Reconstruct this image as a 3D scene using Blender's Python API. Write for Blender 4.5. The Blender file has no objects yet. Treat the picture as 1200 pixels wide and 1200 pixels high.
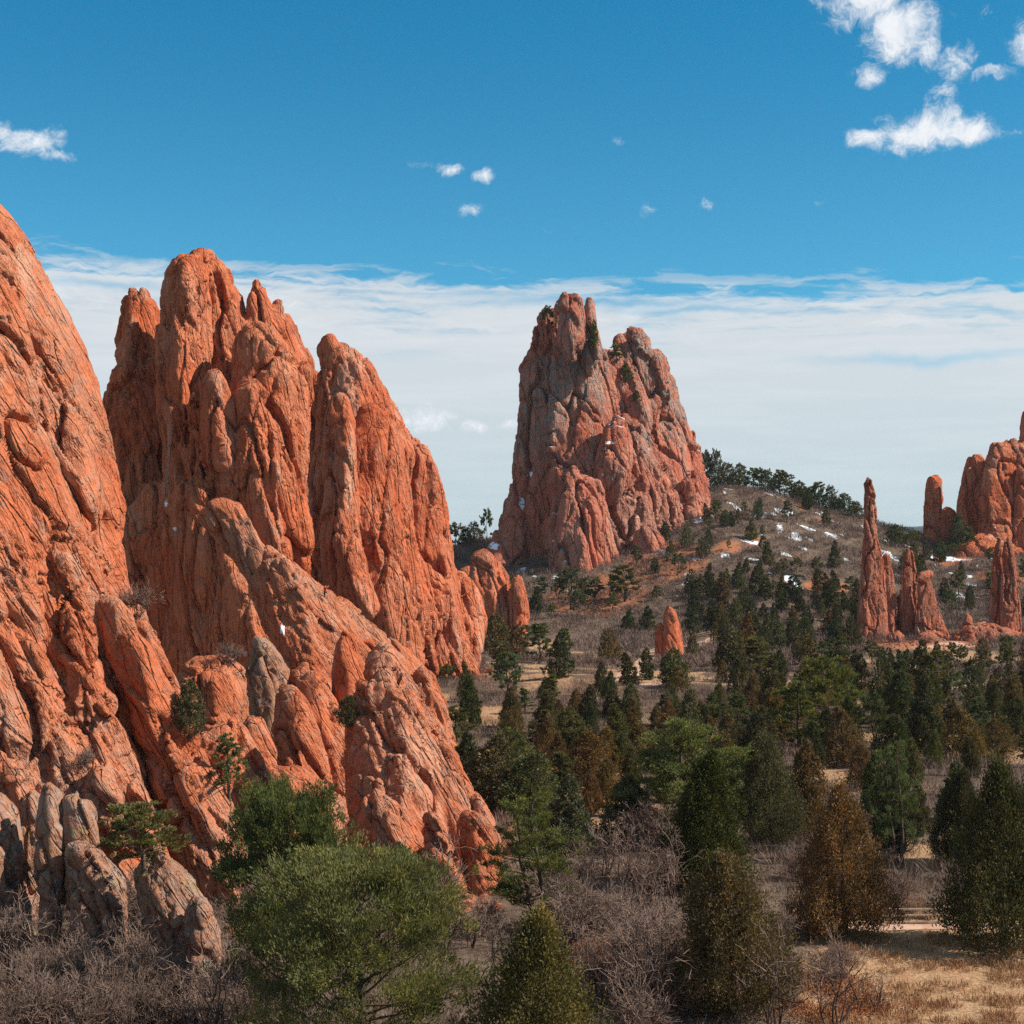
import bpy, math, random
import numpy as np
from mathutils import Vector, Matrix

# ------------------------------------------------------------------ camera, sky, sun, exposure
S = bpy.context.scene
C = S.collection
CZ, HY, F = 27.0, 640.0, 1800.0          # camera height, horizon row, focal length (1200-px photograph)

cam_d = bpy.data.cameras.new('camera')
cam_d.sensor_width = 36.0
cam_d.lens = 36.0 * F / 1200.0
cam_d.shift_y = (HY - 600.0) / 1200.0
cam_d.clip_start = 0.5
cam_d.clip_end = 60000.0
cam = bpy.data.objects.new('camera', cam_d)
C.objects.link(cam)
cam.location = (0, 0, CZ)
cam.rotation_euler = (math.pi / 2, 0, 0)
S.camera = cam

SUN_AZ, SUN_EL = 96.0, 40.0             # degrees clockwise from the view direction, and above the horizon
sd = Vector((math.sin(math.radians(SUN_AZ)) * math.cos(math.radians(SUN_EL)),
             math.cos(math.radians(SUN_AZ)) * math.cos(math.radians(SUN_EL)),
             math.sin(math.radians(SUN_EL))))
sun_d = bpy.data.lights.new('sun', 'SUN')
sun_d.energy = 5.0
sun_d.angle = math.radians(0.5)
sun_d.color = (1.0, 0.93, 0.83)
sun = bpy.data.objects.new('sun', sun_d)
C.objects.link(sun)
sun.rotation_euler = sd.to_track_quat('Z', 'Y').to_euler()
sun.location = (60, -40, 120)

S.view_settings.view_transform = 'Standard'
S.view_settings.look = 'None'
S.view_settings.exposure = 0.33
S.view_settings.gamma = 1.0
S.cycles.use_denoising = False
S.cycles.max_bounces = 5
S.cycles.diffuse_bounces = 3
S.cycles.glossy_bounces = 1
S.cycles.transmission_bounces = 2
S.cycles.transparent_max_bounces = 4


class NT:
    """small helper to write node trees as expressions"""
    def __init__(self, tree):
        self.t = tree
        tree.nodes.clear()

    def n(self, kind, **kw):
        nd = self.t.nodes.new(kind)
        for k, v in kw.items():
            setattr(nd, k, v)
        return nd

    def put(self, sock, v):
        if isinstance(v, bpy.types.NodeSocket):
            self.t.links.new(v, sock)
        elif isinstance(v, (tuple, list)) and len(v) == 3 and sock.type == 'RGBA':
            sock.default_value = (*v, 1)
        else:
            sock.default_value = v

    def m(self, op, a, b=None, c=None, clamp=False):
        nd = self.n('ShaderNodeMath', operation=op, use_clamp=clamp)
        for i, v in enumerate((a, b, c)):
            if v is not None:
                self.put(nd.inputs[i], v)
        return nd.outputs[0]

    def vm(self, op, a, b=None):
        nd = self.n('ShaderNodeVectorMath', operation=op)
        self.put(nd.inputs[0], a)
        if b is not None:
            self.put(nd.inputs[1], b)
        return nd.outputs[0]

    def noise(self, vec, scale, detail=4, rough=0.55, dist=0.0, dim='3D'):
        nd = self.n('ShaderNodeTexNoise', noise_dimensions=dim)
        self.put(nd.inputs['Vector'], vec)
        nd.inputs['Scale'].default_value = scale
        nd.inputs['Detail'].default_value = detail
        nd.inputs['Roughness'].default_value = rough
        nd.inputs['Distortion'].default_value = dist
        return nd.outputs['Fac']

    def vor(self, vec, scale, feature='F1', out='Distance'):
        nd = self.n('ShaderNodeTexVoronoi', feature=feature)
        self.put(nd.inputs['Vector'], vec)
        nd.inputs['Scale'].default_value = scale
        return nd.outputs[out]

    def step(self, x, lo, hi, a=0.0, b=1.0):
        nd = self.n('ShaderNodeMapRange', interpolation_type='SMOOTHSTEP')
        self.put(nd.inputs[0], x)
        for i, v in zip((1, 2, 3, 4), (lo, hi, a, b)):
            nd.inputs[i].default_value = v
        return nd.outputs[0]

    def mix(self, f, a, b, blend='MIX'):
        nd = self.n('ShaderNodeMix', data_type='RGBA', blend_type=blend)
        self.put(nd.inputs[0], f)
        self.put(nd.inputs[6], a)
        self.put(nd.inputs[7], b)
        return nd.outputs[2]

    def comb(self, x, y, z):
        nd = self.n('ShaderNodeCombineXYZ')
        for i, v in enumerate((x, y, z)):
            self.put(nd.inputs[i], v)
        return nd.outputs[0]


# ---- the sky: Nishita with a cloud sheet low over the horizon and scattered cumulus, all at infinity
W = bpy.data.worlds.new('World')
S.world = W
W.use_nodes = True
w = NT(W.node_tree)
sky = w.n('ShaderNodeTexSky', sky_type='NISHITA', sun_disc=False)
sky.sun_elevation = math.radians(SUN_EL)
sky.sun_rotation = math.radians(SUN_AZ)
sky.altitude = 1900
sky.air_density = 1.0
sky.dust_density = 0.25
sky.ozone_density = 2.6
tc = w.n('ShaderNodeTexCoord')
sep = w.n('ShaderNodeSeparateXYZ')
w.put(sep.inputs[0], tc.outputs['Generated'])
X, Y, Z = sep.outputs
az = w.m('ARCTAN2', X, Y)                 # radians to the right of north (the view direction)
el = w.m('ARCSINE', Z)


def A(px): return math.atan((px - 600.0) / F)
def E(py): return math.atan((HY - py) / F)


ae = w.comb(az, el, 0.0)
# cumulus: ellipses (px, py, half width, half height, density) whose edges a noise tears up
cum = [(1022, 12, 50, 34, 1.0), (1055, 55, 46, 34, 1.05), (1086, 72, 26, 22, .8), (962, 14, 24, 28, .45), (1020, 103, 24, 15, .62),
       (1063, 88, 26, 12, .55), (1121, 92, 24, 26, .75), (1098, 128, 24, 16, .6), (1112, 146, 18, 14, .6), (1163, 113, 30, 11, .66),
       (1200, 84, 20, 26, .8), (1156, 42, 20, 15, .4), (1082, 172, 62, 20, 1.15), (1100, 160, 34, 20, .9), (1135, 178, 42, 14, .95),
       (1024, 173, 28, 14, .95), (30, 188, 44, 19, .85), (62, 202, 30, 9, .7), (4, 178, 24, 15, .8), (494, 192, 18, 7, .5), (528, 200, 20, 9, .62),
       (566, 207, 15, 9, .74), (552, 246, 24, 10, .62), (757, 245, 16, 11, .6), (824, 244, 13, 10, .66), (957, 247, 14, 6, .5), (725, 164, 16, 9, .4),
       (498, 490, 38, 17, .85), (560, 497, 25, 9, .75), (600, 497, 18, 9, .6), (640, 268, 16, 6, .3)]
warp = w.noise(ae, 26, 3, .6)
warp2 = w.noise(w.vm('ADD', ae, (7.3, 2.1, 0)), 26, 3, .6)
azw = w.m('ADD', az, w.m('MULTIPLY', w.m('SUBTRACT', warp, .5), .022))
elw = w.m('ADD', el, w.m('MULTIPLY', w.m('SUBTRACT', warp2, .5), .016))
field = None
for (cx, cy, rx, ry, a) in cum:
    dx = w.m('MULTIPLY', w.m('SUBTRACT', azw, A(cx)), F / rx)
    dy = w.m('MULTIPLY', w.m('SUBTRACT', elw, E(cy)), F / ry)
    r2 = w.m('ADD', w.m('MULTIPLY', dx, dx), w.m('MULTIPLY', dy, dy))
    b = w.m('MULTIPLY', w.m('EXPONENT', w.m('MULTIPLY', r2, -.9)), a)
    field = b if field is None else w.m('MAXIMUM', field, b)
n1 = w.noise(w.vm('ADD', ae, w.comb(w.m('MULTIPLY', w.m('SUBTRACT', warp, .5), .03), w.m('MULTIPLY', w.m('SUBTRACT', warp2, .5), .03), 0.0)), 85, 10, .72)
n2 = w.noise(ae, 40, 6, .6)
cmask = w.step(w.m('ADD', field, w.m('ADD', w.m('MULTIPLY', w.m('SUBTRACT', n1, .5), 1.5), w.m('MULTIPLY', w.m('SUBTRACT', n2, .5), .8))), .30, 1.05)
cmask = w.m('MULTIPLY', cmask, w.step(field, .08, .3))
# the cloud sheet: ragged top, long streaks, a few blue slits
st = w.comb(w.m('MULTIPLY', az, 3.2), w.m('MULTIPLY', el, 34), 0.0)
s1 = w.noise(st, 2.1, 7, .6, .5)
st2 = w.comb(w.m('MULTIPLY', az, 9.0), w.m('MULTIPLY', w.m('ADD', el, w.m('MULTIPLY', w.m('SUBTRACT', warp, .5), .02)), 52), 3.0)
s2 = w.noise(st2, 2.0, 8, .62, .8)
top = w.m('ADD', el, w.m('ADD', w.m('MULTIPLY', az, .03), w.m('ADD', w.m('MULTIPLY', w.m('SUBTRACT', s1, .5), .05), w.m('MULTIPLY', w.m('SUBTRACT', s2, .5), .05))))
sheet = w.step(top, E(352), E(318), 1, 0)
slit = w.step(w.m('ADD', w.m('MULTIPLY', s1, .6), w.m('MULTIPLY', s2, .4)), .34, .50, 0.35, 1.0)
hi = w.step(el, E(440), E(350), 0, 1)    # slits only in the upper part of the sheet
slit = w.m('ADD', w.m('MULTIPLY', slit, hi), w.m('SUBTRACT', 1.0, hi))
def gap(cx, cy, rx, ry, k):
    dx = w.m('MULTIPLY', w.m('SUBTRACT', azw, A(cx)), F / rx)
    dy = w.m('MULTIPLY', w.m('SUBTRACT', elw, E(cy)), F / ry)
    return w.m('SUBTRACT', 1.0, w.m('MULTIPLY', w.m('EXPONENT', w.m('MULTIPLY', w.m('ADD', w.m('MULTIPLY', dx, dx), w.m('MULTIPLY', dy, dy)), -1.0)), k))
for g in ((1090, 427, 120, 6, .4), (700, 355, 130, 6, .7), (820, 366, 90, 4, .6), (130, 345, 70, 5, .5), (560, 345, 60, 5, .4)):
    slit = w.m('MULTIPLY', slit, gap(*g))
sheet = w.m('MULTIPLY', sheet, slit)
wisp = w.m('MULTIPLY', w.step(s2, .58, .78), w.m('MULTIPLY', w.step(el, E(330), E(290), 1, 0), .35))
sheet = w.m('MAXIMUM', w.m('MULTIPLY', sheet, .93), 0.0)
blue = w.mix(1.0, sky.outputs[0], (0.34, 1.02, 1.07), 'MULTIPLY')
blue = w.mix(w.step(el, E(330), E(-40)), blue, w.mix(1.0, blue, (0.42, .93, 1.0), 'MULTIPLY'))
SKY_K = 0.095
grey = w.mix(w.step(el, E(620), E(380)), (4.9, 5.6, 6.0), (5.9, 6.2, 6.45))
grey = w.mix(w.step(s1, .40, .66), grey, w.mix(1.0, grey, (1.07, 1.06, 1.05), 'MULTIPLY'))
grey = w.mix(w.m('MULTIPLY', w.step(s2, .5, .75), w.step(el, E(430), E(330))), grey, (7.6, 7.7, 7.75))
white = w.mix(w.step(n1, .35, .7), (6.8, 7.2, 7.7), (8.1, 8.2, 8.3))
col = w.mix(sheet, blue, grey)
col = w.mix(w.m('MULTIPLY', cmask, .96), col, white)
col = w.mix(w.step(el, math.radians(24), math.radians(42), 0, .5), col, (4.2, 4.5, 4.7))   # grey added to the unseen overhead sky to neutralise its blue fill light
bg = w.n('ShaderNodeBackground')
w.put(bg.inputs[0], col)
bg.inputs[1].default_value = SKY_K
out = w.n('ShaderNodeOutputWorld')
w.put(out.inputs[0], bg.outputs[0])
W.cycles.sampling_method = 'MANUAL'
W.cycles.sample_map_resolution = 512

# ------------------------------------------------------------------ numpy noise
def rng(seed): return np.random.default_rng(seed)

_p = rng(7).permutation(256).astype(np.int32)
_perm = np.concatenate([_p, _p, _p])
_g = rng(11).normal(size=(256, 3))
_grad = (_g / np.linalg.norm(_g, axis=1)[:, None]).astype(np.float32)


def pnoise(P, seed=0):
    """gradient noise, about -1..1"""
    P = np.asarray(P, np.float32) + np.float32(seed * 17.31)
    out = np.empty(len(P), np.float32)
    for a in range(0, len(P), 400000):
        p = P[a:a + 400000]
        i = np.floor(p).astype(np.int32)
        f = p - i
        u = f * f * f * (f * (f * 6 - 15) + 10)
        i &= 255
        r = 0
        for dx in (0, 1):
            wx = u[:, 0] if dx else 1 - u[:, 0]
            hx = _perm[(i[:, 0] + dx) & 255]
            for dy in (0, 1):
                wy = u[:, 1] if dy else 1 - u[:, 1]
                hy = _perm[(hx + i[:, 1] + dy) & 255]
                for dz in (0, 1):
                    wz = u[:, 2] if dz else 1 - u[:, 2]
                    g = _grad[_perm[(hy + i[:, 2] + dz) & 255]]
                    r = r + wx * wy * wz * (g[:, 0] * (f[:, 0] - dx) + g[:, 1] * (f[:, 1] - dy) + g[:, 2] * (f[:, 2] - dz))
        out[a:a + 400000] = r * 1.6
    return out


def fbm(P, oct=4, seed=0, gain=.5, ridged=False):
    P = np.asarray(P, np.float32)
    r, a, t = 0, 1.0, 0.0
    for o in range(oct):
        v = pnoise(P * (2.03 ** o), seed + o)
        if ridged:
            v = 1 - 2 * np.abs(v)
        r = r + a * v
        t += a
        a *= gain
    return r / t


_jit = rng(23).random((256, 3)).astype(np.float32)
_tilt = (rng(29).normal(size=(256, 3)) * .6).astype(np.float32)


def worley(P, seed=0, facet=False):
    """F1, F2, a 0..1 number of the nearest cell and the height of a facet tilted at random in each cell"""
    P = np.asarray(P, np.float32) + np.float32(seed * 9.17)
    N = len(P)
    F1 = np.full(N, 9, np.float32); F2 = np.full(N, 9, np.float32); ID = np.zeros(N, np.float32); FC = np.zeros(N, np.float32)
    for a in range(0, N, 200000):
        p = P[a:a + 200000]
        i = np.floor(p).astype(np.int32)
        f = p - i
        f1 = F1[a:a + 200000]; f2 = F2[a:a + 200000]; idd = ID[a:a + 200000]; fc = FC[a:a + 200000]
        hid = np.zeros(len(p), np.int32)
        for dx in (-1, 0, 1):
            hx = _perm[(i[:, 0] + dx) & 255]
            for dy in (-1, 0, 1):
                hy = _perm[(hx + i[:, 1] + dy) & 255]
                for dz in (-1, 0, 1):
                    h = _perm[(hy + i[:, 2] + dz) & 255]
                    o = _jit[h] + np.array([dx, dy, dz], np.float32) - f
                    d = o[:, 0] ** 2 + o[:, 1] ** 2 + o[:, 2] ** 2
                    c = d < f1
                    f2[:] = np.where(c, f1, np.minimum(f2, d))
                    hid = np.where(c, h, hid)
                    f1[:] = np.where(c, d, f1)
                    if facet:
                        t = _tilt[h]
                        fc[:] = np.where(c, o[:, 0] * t[:, 0] + o[:, 1] * t[:, 1] + o[:, 2] * t[:, 2], fc)
        idd[:] = hid / 255.0
    return np.sqrt(F1), np.sqrt(F2), ID, FC


def sst(x, a, b):
    t = np.clip((np.asarray(x, float) - a) / (b - a), 0, 1)
    return t * t * (3 - 2 * t)


# ------------------------------------------------------------------ scene helpers
def at(px, py, d):
    return np.array([(px - 600.0) / F * d, d, CZ + (HY - py) / F * d])


def tag(o, label=None, cat=None, group=None, kind=None):
    for k, v in (('label', label), ('category', cat), ('group', group), ('kind', kind)):
        if v:
            o[k] = v
    return o


def mesh_np(name, V, faces, mats, smooth=True, mat_idx=None, attrs=None):
    """faces: one (n,3) or (n,4) array, or a list of such arrays"""
    V = np.asarray(V, np.float32)
    if not isinstance(faces, list):
        faces = [faces]
    faces = [np.asarray(f, np.int32) for f in faces if len(f)]
    me = bpy.data.meshes.new(name)
    me.vertices.add(len(V))
    me.vertices.foreach_set('co', V.ravel())
    loops = np.concatenate([f.ravel() for f in faces])
    tot = np.concatenate([np.full(len(f), f.shape[1], np.int32) for f in faces])
    start = np.concatenate([[0], np.cumsum(tot)[:-1]]).astype(np.int32)
    me.loops.add(len(loops))
    me.loops.foreach_set('vertex_index', loops)
    me.polygons.add(len(tot))
    me.polygons.foreach_set('loop_start', start)
    me.polygons.foreach_set('loop_total', tot)
    if mat_idx is not None:
        me.polygons.foreach_set('material_index', np.asarray(mat_idx, np.int32))
    me.polygons.foreach_set('use_smooth', np.full(len(tot), bool(smooth)))
    for m in mats:
        me.materials.append(m)
    for k, v in (attrs or {}).items():
        a = me.attributes.new(k, 'FLOAT', 'POINT')
        a.data.foreach_set('value', np.asarray(v, np.float32))
    me.update(calc_edges=True)
    me.validate()
    return me


def obj(name, me, parent=None, loc=(0, 0, 0)):
    o = bpy.data.objects.new(name, me)
    C.objects.link(o)
    o.location = loc
    if parent:
        o.parent = parent
    return o


def new_mat(name):
    m = bpy.data.materials.new(name)
    m.use_nodes = True
    return m, NT(m.node_tree)


def finish(n, col, rough=.9, bump=None, spec=.15):
    b = n.n('ShaderNodeBsdfPrincipled')
    n.put(b.inputs['Base Color'], col)
    n.put(b.inputs['Roughness'], rough)
    b.inputs['Specular IOR Level'].default_value = spec
    if bump is not None:
        n.put(b.inputs['Normal'], bump)
    o = n.n('ShaderNodeOutputMaterial')
    n.put(o.inputs[0], b.outputs[0])
    return b

# ------------------------------------------------------------------ the ground
CRX = np.array([-4000, -120, -60, -17, 33, 83, 100, 117, 137, 167, 200, 320, 900, 5000.])
CRZ = np.array([6, 8, 18, 27, 37, 51, 49, 43, 38, 29, 29, 24, 6, 2.])


def terr(x, y):
    x = np.asarray(x, float); y = np.asarray(y, float)
    r = np.hypot(x, y)
    z = np.zeros(np.broadcast(x, y).shape)
    crest = np.interp(x * 600.0 / np.maximum(y, 300), CRX, CRZ)
    up = sst(y, 425, 625)
    down = 1 - sst(y, 680, 1100)
    z = z + crest * up * down
    q = 25.0 - .365 * r                                      # it falls steeply towards the valley
    z = z + np.where(y > -60, np.logaddexp(0, q / 2.5) * 2.5, 25.0)
    P = np.stack([np.ravel(x + 0 * y), np.ravel(y + 0 * x), np.zeros(np.size(z))], 1)
    far = np.clip(r / 300, .3, 3).ravel()
    nz = pnoise(P / 38.0, 3) * 1.0 + pnoise(P / 13.0, 4) * .42 + pnoise(P / 4.5, 5) * .13
    z = z + (nz * np.minimum(far + .35, 1.4) * sst(np.ravel(r), 6, 40)).reshape(np.shape(z))
    return z


def ground_hit(px, py, dmin=45.0, dmax=900.0):
    d = np.geomspace(dmin, dmax, 1500)
    x = (px - 600.0) / F * d
    zr = CZ + (HY - py) / F * d
    dz = zr - terr(x, d)
    k = np.nonzero(dz <= 0)[0]
    i = k[0] if len(k) else int(np.argmin(dz))
    return np.array([x[i], d[i], float(terr(x[i], d[i]))])


def build_ground():
    a0 = np.radians(np.concatenate([np.linspace(-180, -34, 40, endpoint=False), np.linspace(-34, 34, 560, endpoint=False), np.linspace(34, 180, 41)]))[:-1]
    r = np.concatenate([[0.6], np.geomspace(2, 45, 40, endpoint=False), np.geomspace(45, 900, 330, endpoint=False), np.geomspace(900, 14000, 40)])
    R, T = np.meshgrid(r, a0, indexing='ij')
    x = (R * np.sin(T)); y = (R * np.cos(T))
    z = terr(x.ravel(), y.ravel())
    V = np.stack([x.ravel(), y.ravel(), z], 1)
    nr, na = R.shape
    i, j = np.meshgrid(np.arange(nr - 1), np.arange(na), indexing='ij')
    j2 = (j + 1) % na
    q = np.stack([i * na + j, i * na + j2, (i + 1) * na + j2, (i + 1) * na + j], -1).reshape(-1, 4)[:, ::-1]
    cap = np.array([list(range(na))])
    P = V * [1, 1, 0]
    n1 = fbm(P / 26, 4, 20)
    n2 = fbm(P / 9, 4, 30)
    X, Y = V[:, 0], V[:, 1]
    field_ = sst(X - .148 * Y + 5 * n1 + 3 * n2, 0, 8) * (1 - sst(Y + 6 * n2, 112, 124)) * sst(Y, 50, 65)
    for (gx_, gy_, gr_) in ((690, 806, 9), (655, 802, 7), (1096, 884, 7), (1005, 890, 5), (1070, 1000, 6), (1010, 990, 4), (845, 1010, 3)):
        gp_ = ground_hit(gx_, gy_)
        field_ = np.maximum(field_, 1 - sst(np.hypot(X - gp_[0], (Y - gp_[1]) * .6) + 3 * n2, gr_ * .4, gr_))
    slope = sst(Y, 400, 470)
    grass = np.clip(np.maximum(field_, (1 - slope) * sst(Y, 105, 190) * sst(n1 + .35 * n2, -.05, .35) * .9), 0, 1)
    sl = sst(np.abs(X - 190), 150, 60) if False else 1 - sst(np.abs(X - 170), 80, 150)
    hill_snow = sst(n2, .05, .35) * sst(Y, 455, 520)
    low_snow = sst(fbm(P / 6, 3, 44), .34, .5) * sst(X, 60, 120) * (1 - slope) * sst(Y, 140, 200) * .8
    red = np.clip(sst(n1 - .3 * n2, .1, .45) * sst(Y, 130, 220) * .55 + slope * sst(X, 150, 175) * sst(n1, -.2, .3) + sst(n1, .3, .5) * slope * .6, 0, 1)
    for (gx_, gy_, gr_) in ((1075, 752, 22), (1160, 750, 18), (1030, 756, 14), (784, 770, 7), (530, 790, 12), (590, 735, 12), (700, 700, 26), (780, 660, 22), (555, 1000, 6), (1150, 640, 22), (560, 960, 7)):
        gp_ = ground_hit(gx_, gy_)
        red = np.maximum(red, 1 - sst(np.hypot(X - gp_[0], (Y - gp_[1]) * .7) + 4 * n2, gr_ * .35, gr_))
    m, n = new_mat('ground_soil')
    tcn = n.n('ShaderNodeTexCoord').outputs['Object']
    def attr(k): return n.n('ShaderNodeAttribute', attribute_name=k).outputs['Fac']
    f1 = n.noise(tcn, .9, 6, .65); f2 = n.noise(tcn, 4.5, 5, .65); f3 = n.noise(tcn, .16, 4, .6)
    soil = n.mix(n.step(f1, .35, .65), (.10, .070, .052), (.19, .130, .095))
    soil = n.mix(n.step(f3, .42, .66), soil, n.mix(n.step(f2, .4, .65), (.15, .105, .075), (.23, .17, .12)))
    soil = n.mix(n.m('MULTIPLY', n.step(f2, .56, .72), .6), soil, (.23, .085, .036))
    gr = n.mix(n.step(f2, .36, .66), (.30, .165, .085), (.54, .35, .20))
    gr = n.mix(n.step(f1, .45, .75), gr, (.40, .205, .105))
    c = n.mix(n.step(n.m('ADD', attr('grass'), n.m('MULTIPLY', n.m('SUBTRACT', f1, .5), .9)), .35, .65), soil, gr)
    c = n.mix(n.step(n.m('ADD', attr('red'), n.m('MULTIPLY', n.m('SUBTRACT', f1, .5), .9)), .45, .75), c, n.mix(f2, (.30, .105, .05), (.44, .19, .10)))
    sn = n.m('ADD', attr('snow'), n.m('ADD', n.m('MULTIPLY', n.m('SUBTRACT', n.noise(tcn, .55, 5, .7), .5), 1.3), n.m('MULTIPLY', n.m('SUBTRACT', f2, .5), .4)))
    c = n.mix(n.step(sn, .66, .74), c, (.80, .83, .87))
    bp = n.n('ShaderNodeBump'); bp.inputs['Strength'].default_value = .8; bp.inputs['Distance'].default_value = .25
    n.put(bp.inputs['Height'], n.m('ADD', f1, n.m('MULTIPLY', f2, .5)))
    finish(n, c, .95, bp.outputs[0], .05)
    me = mesh_np('ground', V, [q], [m], True, None, {'grass': grass, 'snow': np.maximum(hill_snow, low_snow), 'red': red})
    tag(obj('ground', me), kind='structure')


# ------------------------------------------------------------------ rock engine: fins fused in a distance field, meshed, then weathered
def surfnets(Fd, org, h):
    Sg = Fd < 0
    s8 = [Sg[i:Sg.shape[0] - 1 + i, j:Sg.shape[1] - 1 + j, k:Sg.shape[2] - 1 + k] for i in (0, 1) for j in (0, 1) for k in (0, 1)]
    al = s8[0].copy(); an = s8[0].copy()
    for s in s8[1:]:
        al &= s; an |= s
    act = an & ~al
    idx = np.argwhere(act).astype(np.int32)
    ids = np.full(act.shape, -1, np.int32)
    ids[act] = np.arange(len(idx), dtype=np.int32)
    acc = np.zeros((len(idx), 3), np.float32); cnt = np.zeros(len(idx), np.float32)
    cor = [(i, j, k) for i in (0, 1) for j in (0, 1) for k in (0, 1)]
    val = {c: Fd[idx[:, 0] + c[0], idx[:, 1] + c[1], idx[:, 2] + c[2]] for c in cor}
    for c in cor:
        for ax in range(3):
            if c[ax] == 0:
                e = list(c); e[ax] = 1; e = tuple(e)
                fa, fb = val[c], val[e]
                mk = (fa < 0) != (fb < 0)
                t = np.where(mk, fa / np.where(mk, fa - fb, 1), 0)
                p = np.array(c, np.float32)[None, :].repeat(len(idx), 0)
                p[:, ax] += t
                acc += p * mk[:, None]; cnt += mk
    V = (idx + acc / cnt[:, None]) * h + org
    Q = []
    for ax in range(3):
        o1, o2 = [(1, 2), (2, 0), (0, 1)][ax]
        a = [slice(None)] * 3; b = [slice(None)] * 3
        a[ax] = slice(0, -1); b[ax] = slice(1, None)
        ch = Sg[tuple(a)] != Sg[tuple(b)]
        sl = [slice(None)] * 3
        sl[o1] = slice(1, -1); sl[o2] = slice(1, -1)
        sub = np.zeros_like(ch); sub[tuple(sl)] = ch[tuple(sl)]
        g = np.argwhere(sub)
        ins = Sg[g[:, 0], g[:, 1], g[:, 2]]
        def cell(d1, d2):
            q = g.copy(); q[:, o1] -= d1; q[:, o2] -= d2
            return ids[q[:, 0], q[:, 1], q[:, 2]]
        q = np.stack([cell(1, 1), cell(0, 1), cell(0, 0), cell(1, 0)], 1)
        q[~ins] = q[~ins][:, ::-1]
        Q.append(q)
    return V, np.concatenate(Q)


def poly_sdf(px, U, Vv):
    """signed distance of points to a closed polygon (negative inside)"""
    d = np.full(U.shape, 1e9, np.float32); ins = np.zeros(U.shape, bool)
    n = len(px)
    for i in range(n):
        ax, ay = px[i]; bx, by = px[(i + 1) % n]
        ex, ey = bx - ax, by - ay
        L = ex * ex + ey * ey + 1e-9
        t = np.clip(((U - ax) * ex + (Vv - ay) * ey) / L, 0, 1)
        d = np.minimum(d, (U - ax - t * ex) ** 2 + (Vv - ay - t * ey) ** 2)
        c = ((ay > Vv) != (by > Vv)) & (U < (bx - ax) * (Vv - ay) / (by - ay + 1e-12) + ax)
        ins ^= c
    d = np.sqrt(d)
    return np.where(ins, -d, d)


class Fin:
    """a slab of rock: an outline (px, py) standing in a plane at distance d of the anchor, turned by yaw and leaning back by lean"""
    def __init__(self, poly, d, T, yaw=30, lean=8, anchor=None, bulge=None, jag=.5, rnd=.6, top=.6, seed=0, wob=.3):
        self.poly, self.d, self.T, self.seed = poly, d, T, seed
        self.jag, self.rnd, self.top, self.wob = jag, rnd, top, wob
        a, b = math.radians(yaw), math.radians(lean)
        self.n = np.array([math.sin(a) * math.cos(b), -math.cos(a) * math.cos(b), math.sin(b)])
        self.u = np.array([math.cos(a), math.sin(a), 0.0])
        self.v = np.cross(self.n, self.u)
        P = np.array(poly, float)
        if anchor is None:
            anchor = (P.min(0) + P.max(0)) / 2
        self.P0 = at(anchor[0], anchor[1], d)
        cam0 = np.array([0, 0, CZ])
        uv = []
        for (x, y) in poly:
            r = np.array([(x - 600.0) / F, 1.0, (HY - y) / F])
            t = (self.P0 - cam0) @ self.n / (r @ self.n)
            q = cam0 + t * r - self.P0
            uv.append((q @ self.u, q @ self.v))
        self.uv = np.array(uv)
        w_ = self.uv[:, 0].max() - self.uv[:, 0].min()
        self.bulge = bulge if bulge else max(2.0, w_ * .45)

    def bounds(self):
        lo, hi = self.uv.min(0) - 1.5, self.uv.max(0) + 1.5
        pts = []
        for u in (lo[0], hi[0]):
            for v in (lo[1], hi[1]):
                for q in (-self.T * 1.5, self.T * 1.5):
                    pts.append(self.P0 + u * self.u + v * self.v + q * self.n)
        pts = np.array(pts)
        return pts.min(0), pts.max(0)


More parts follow.
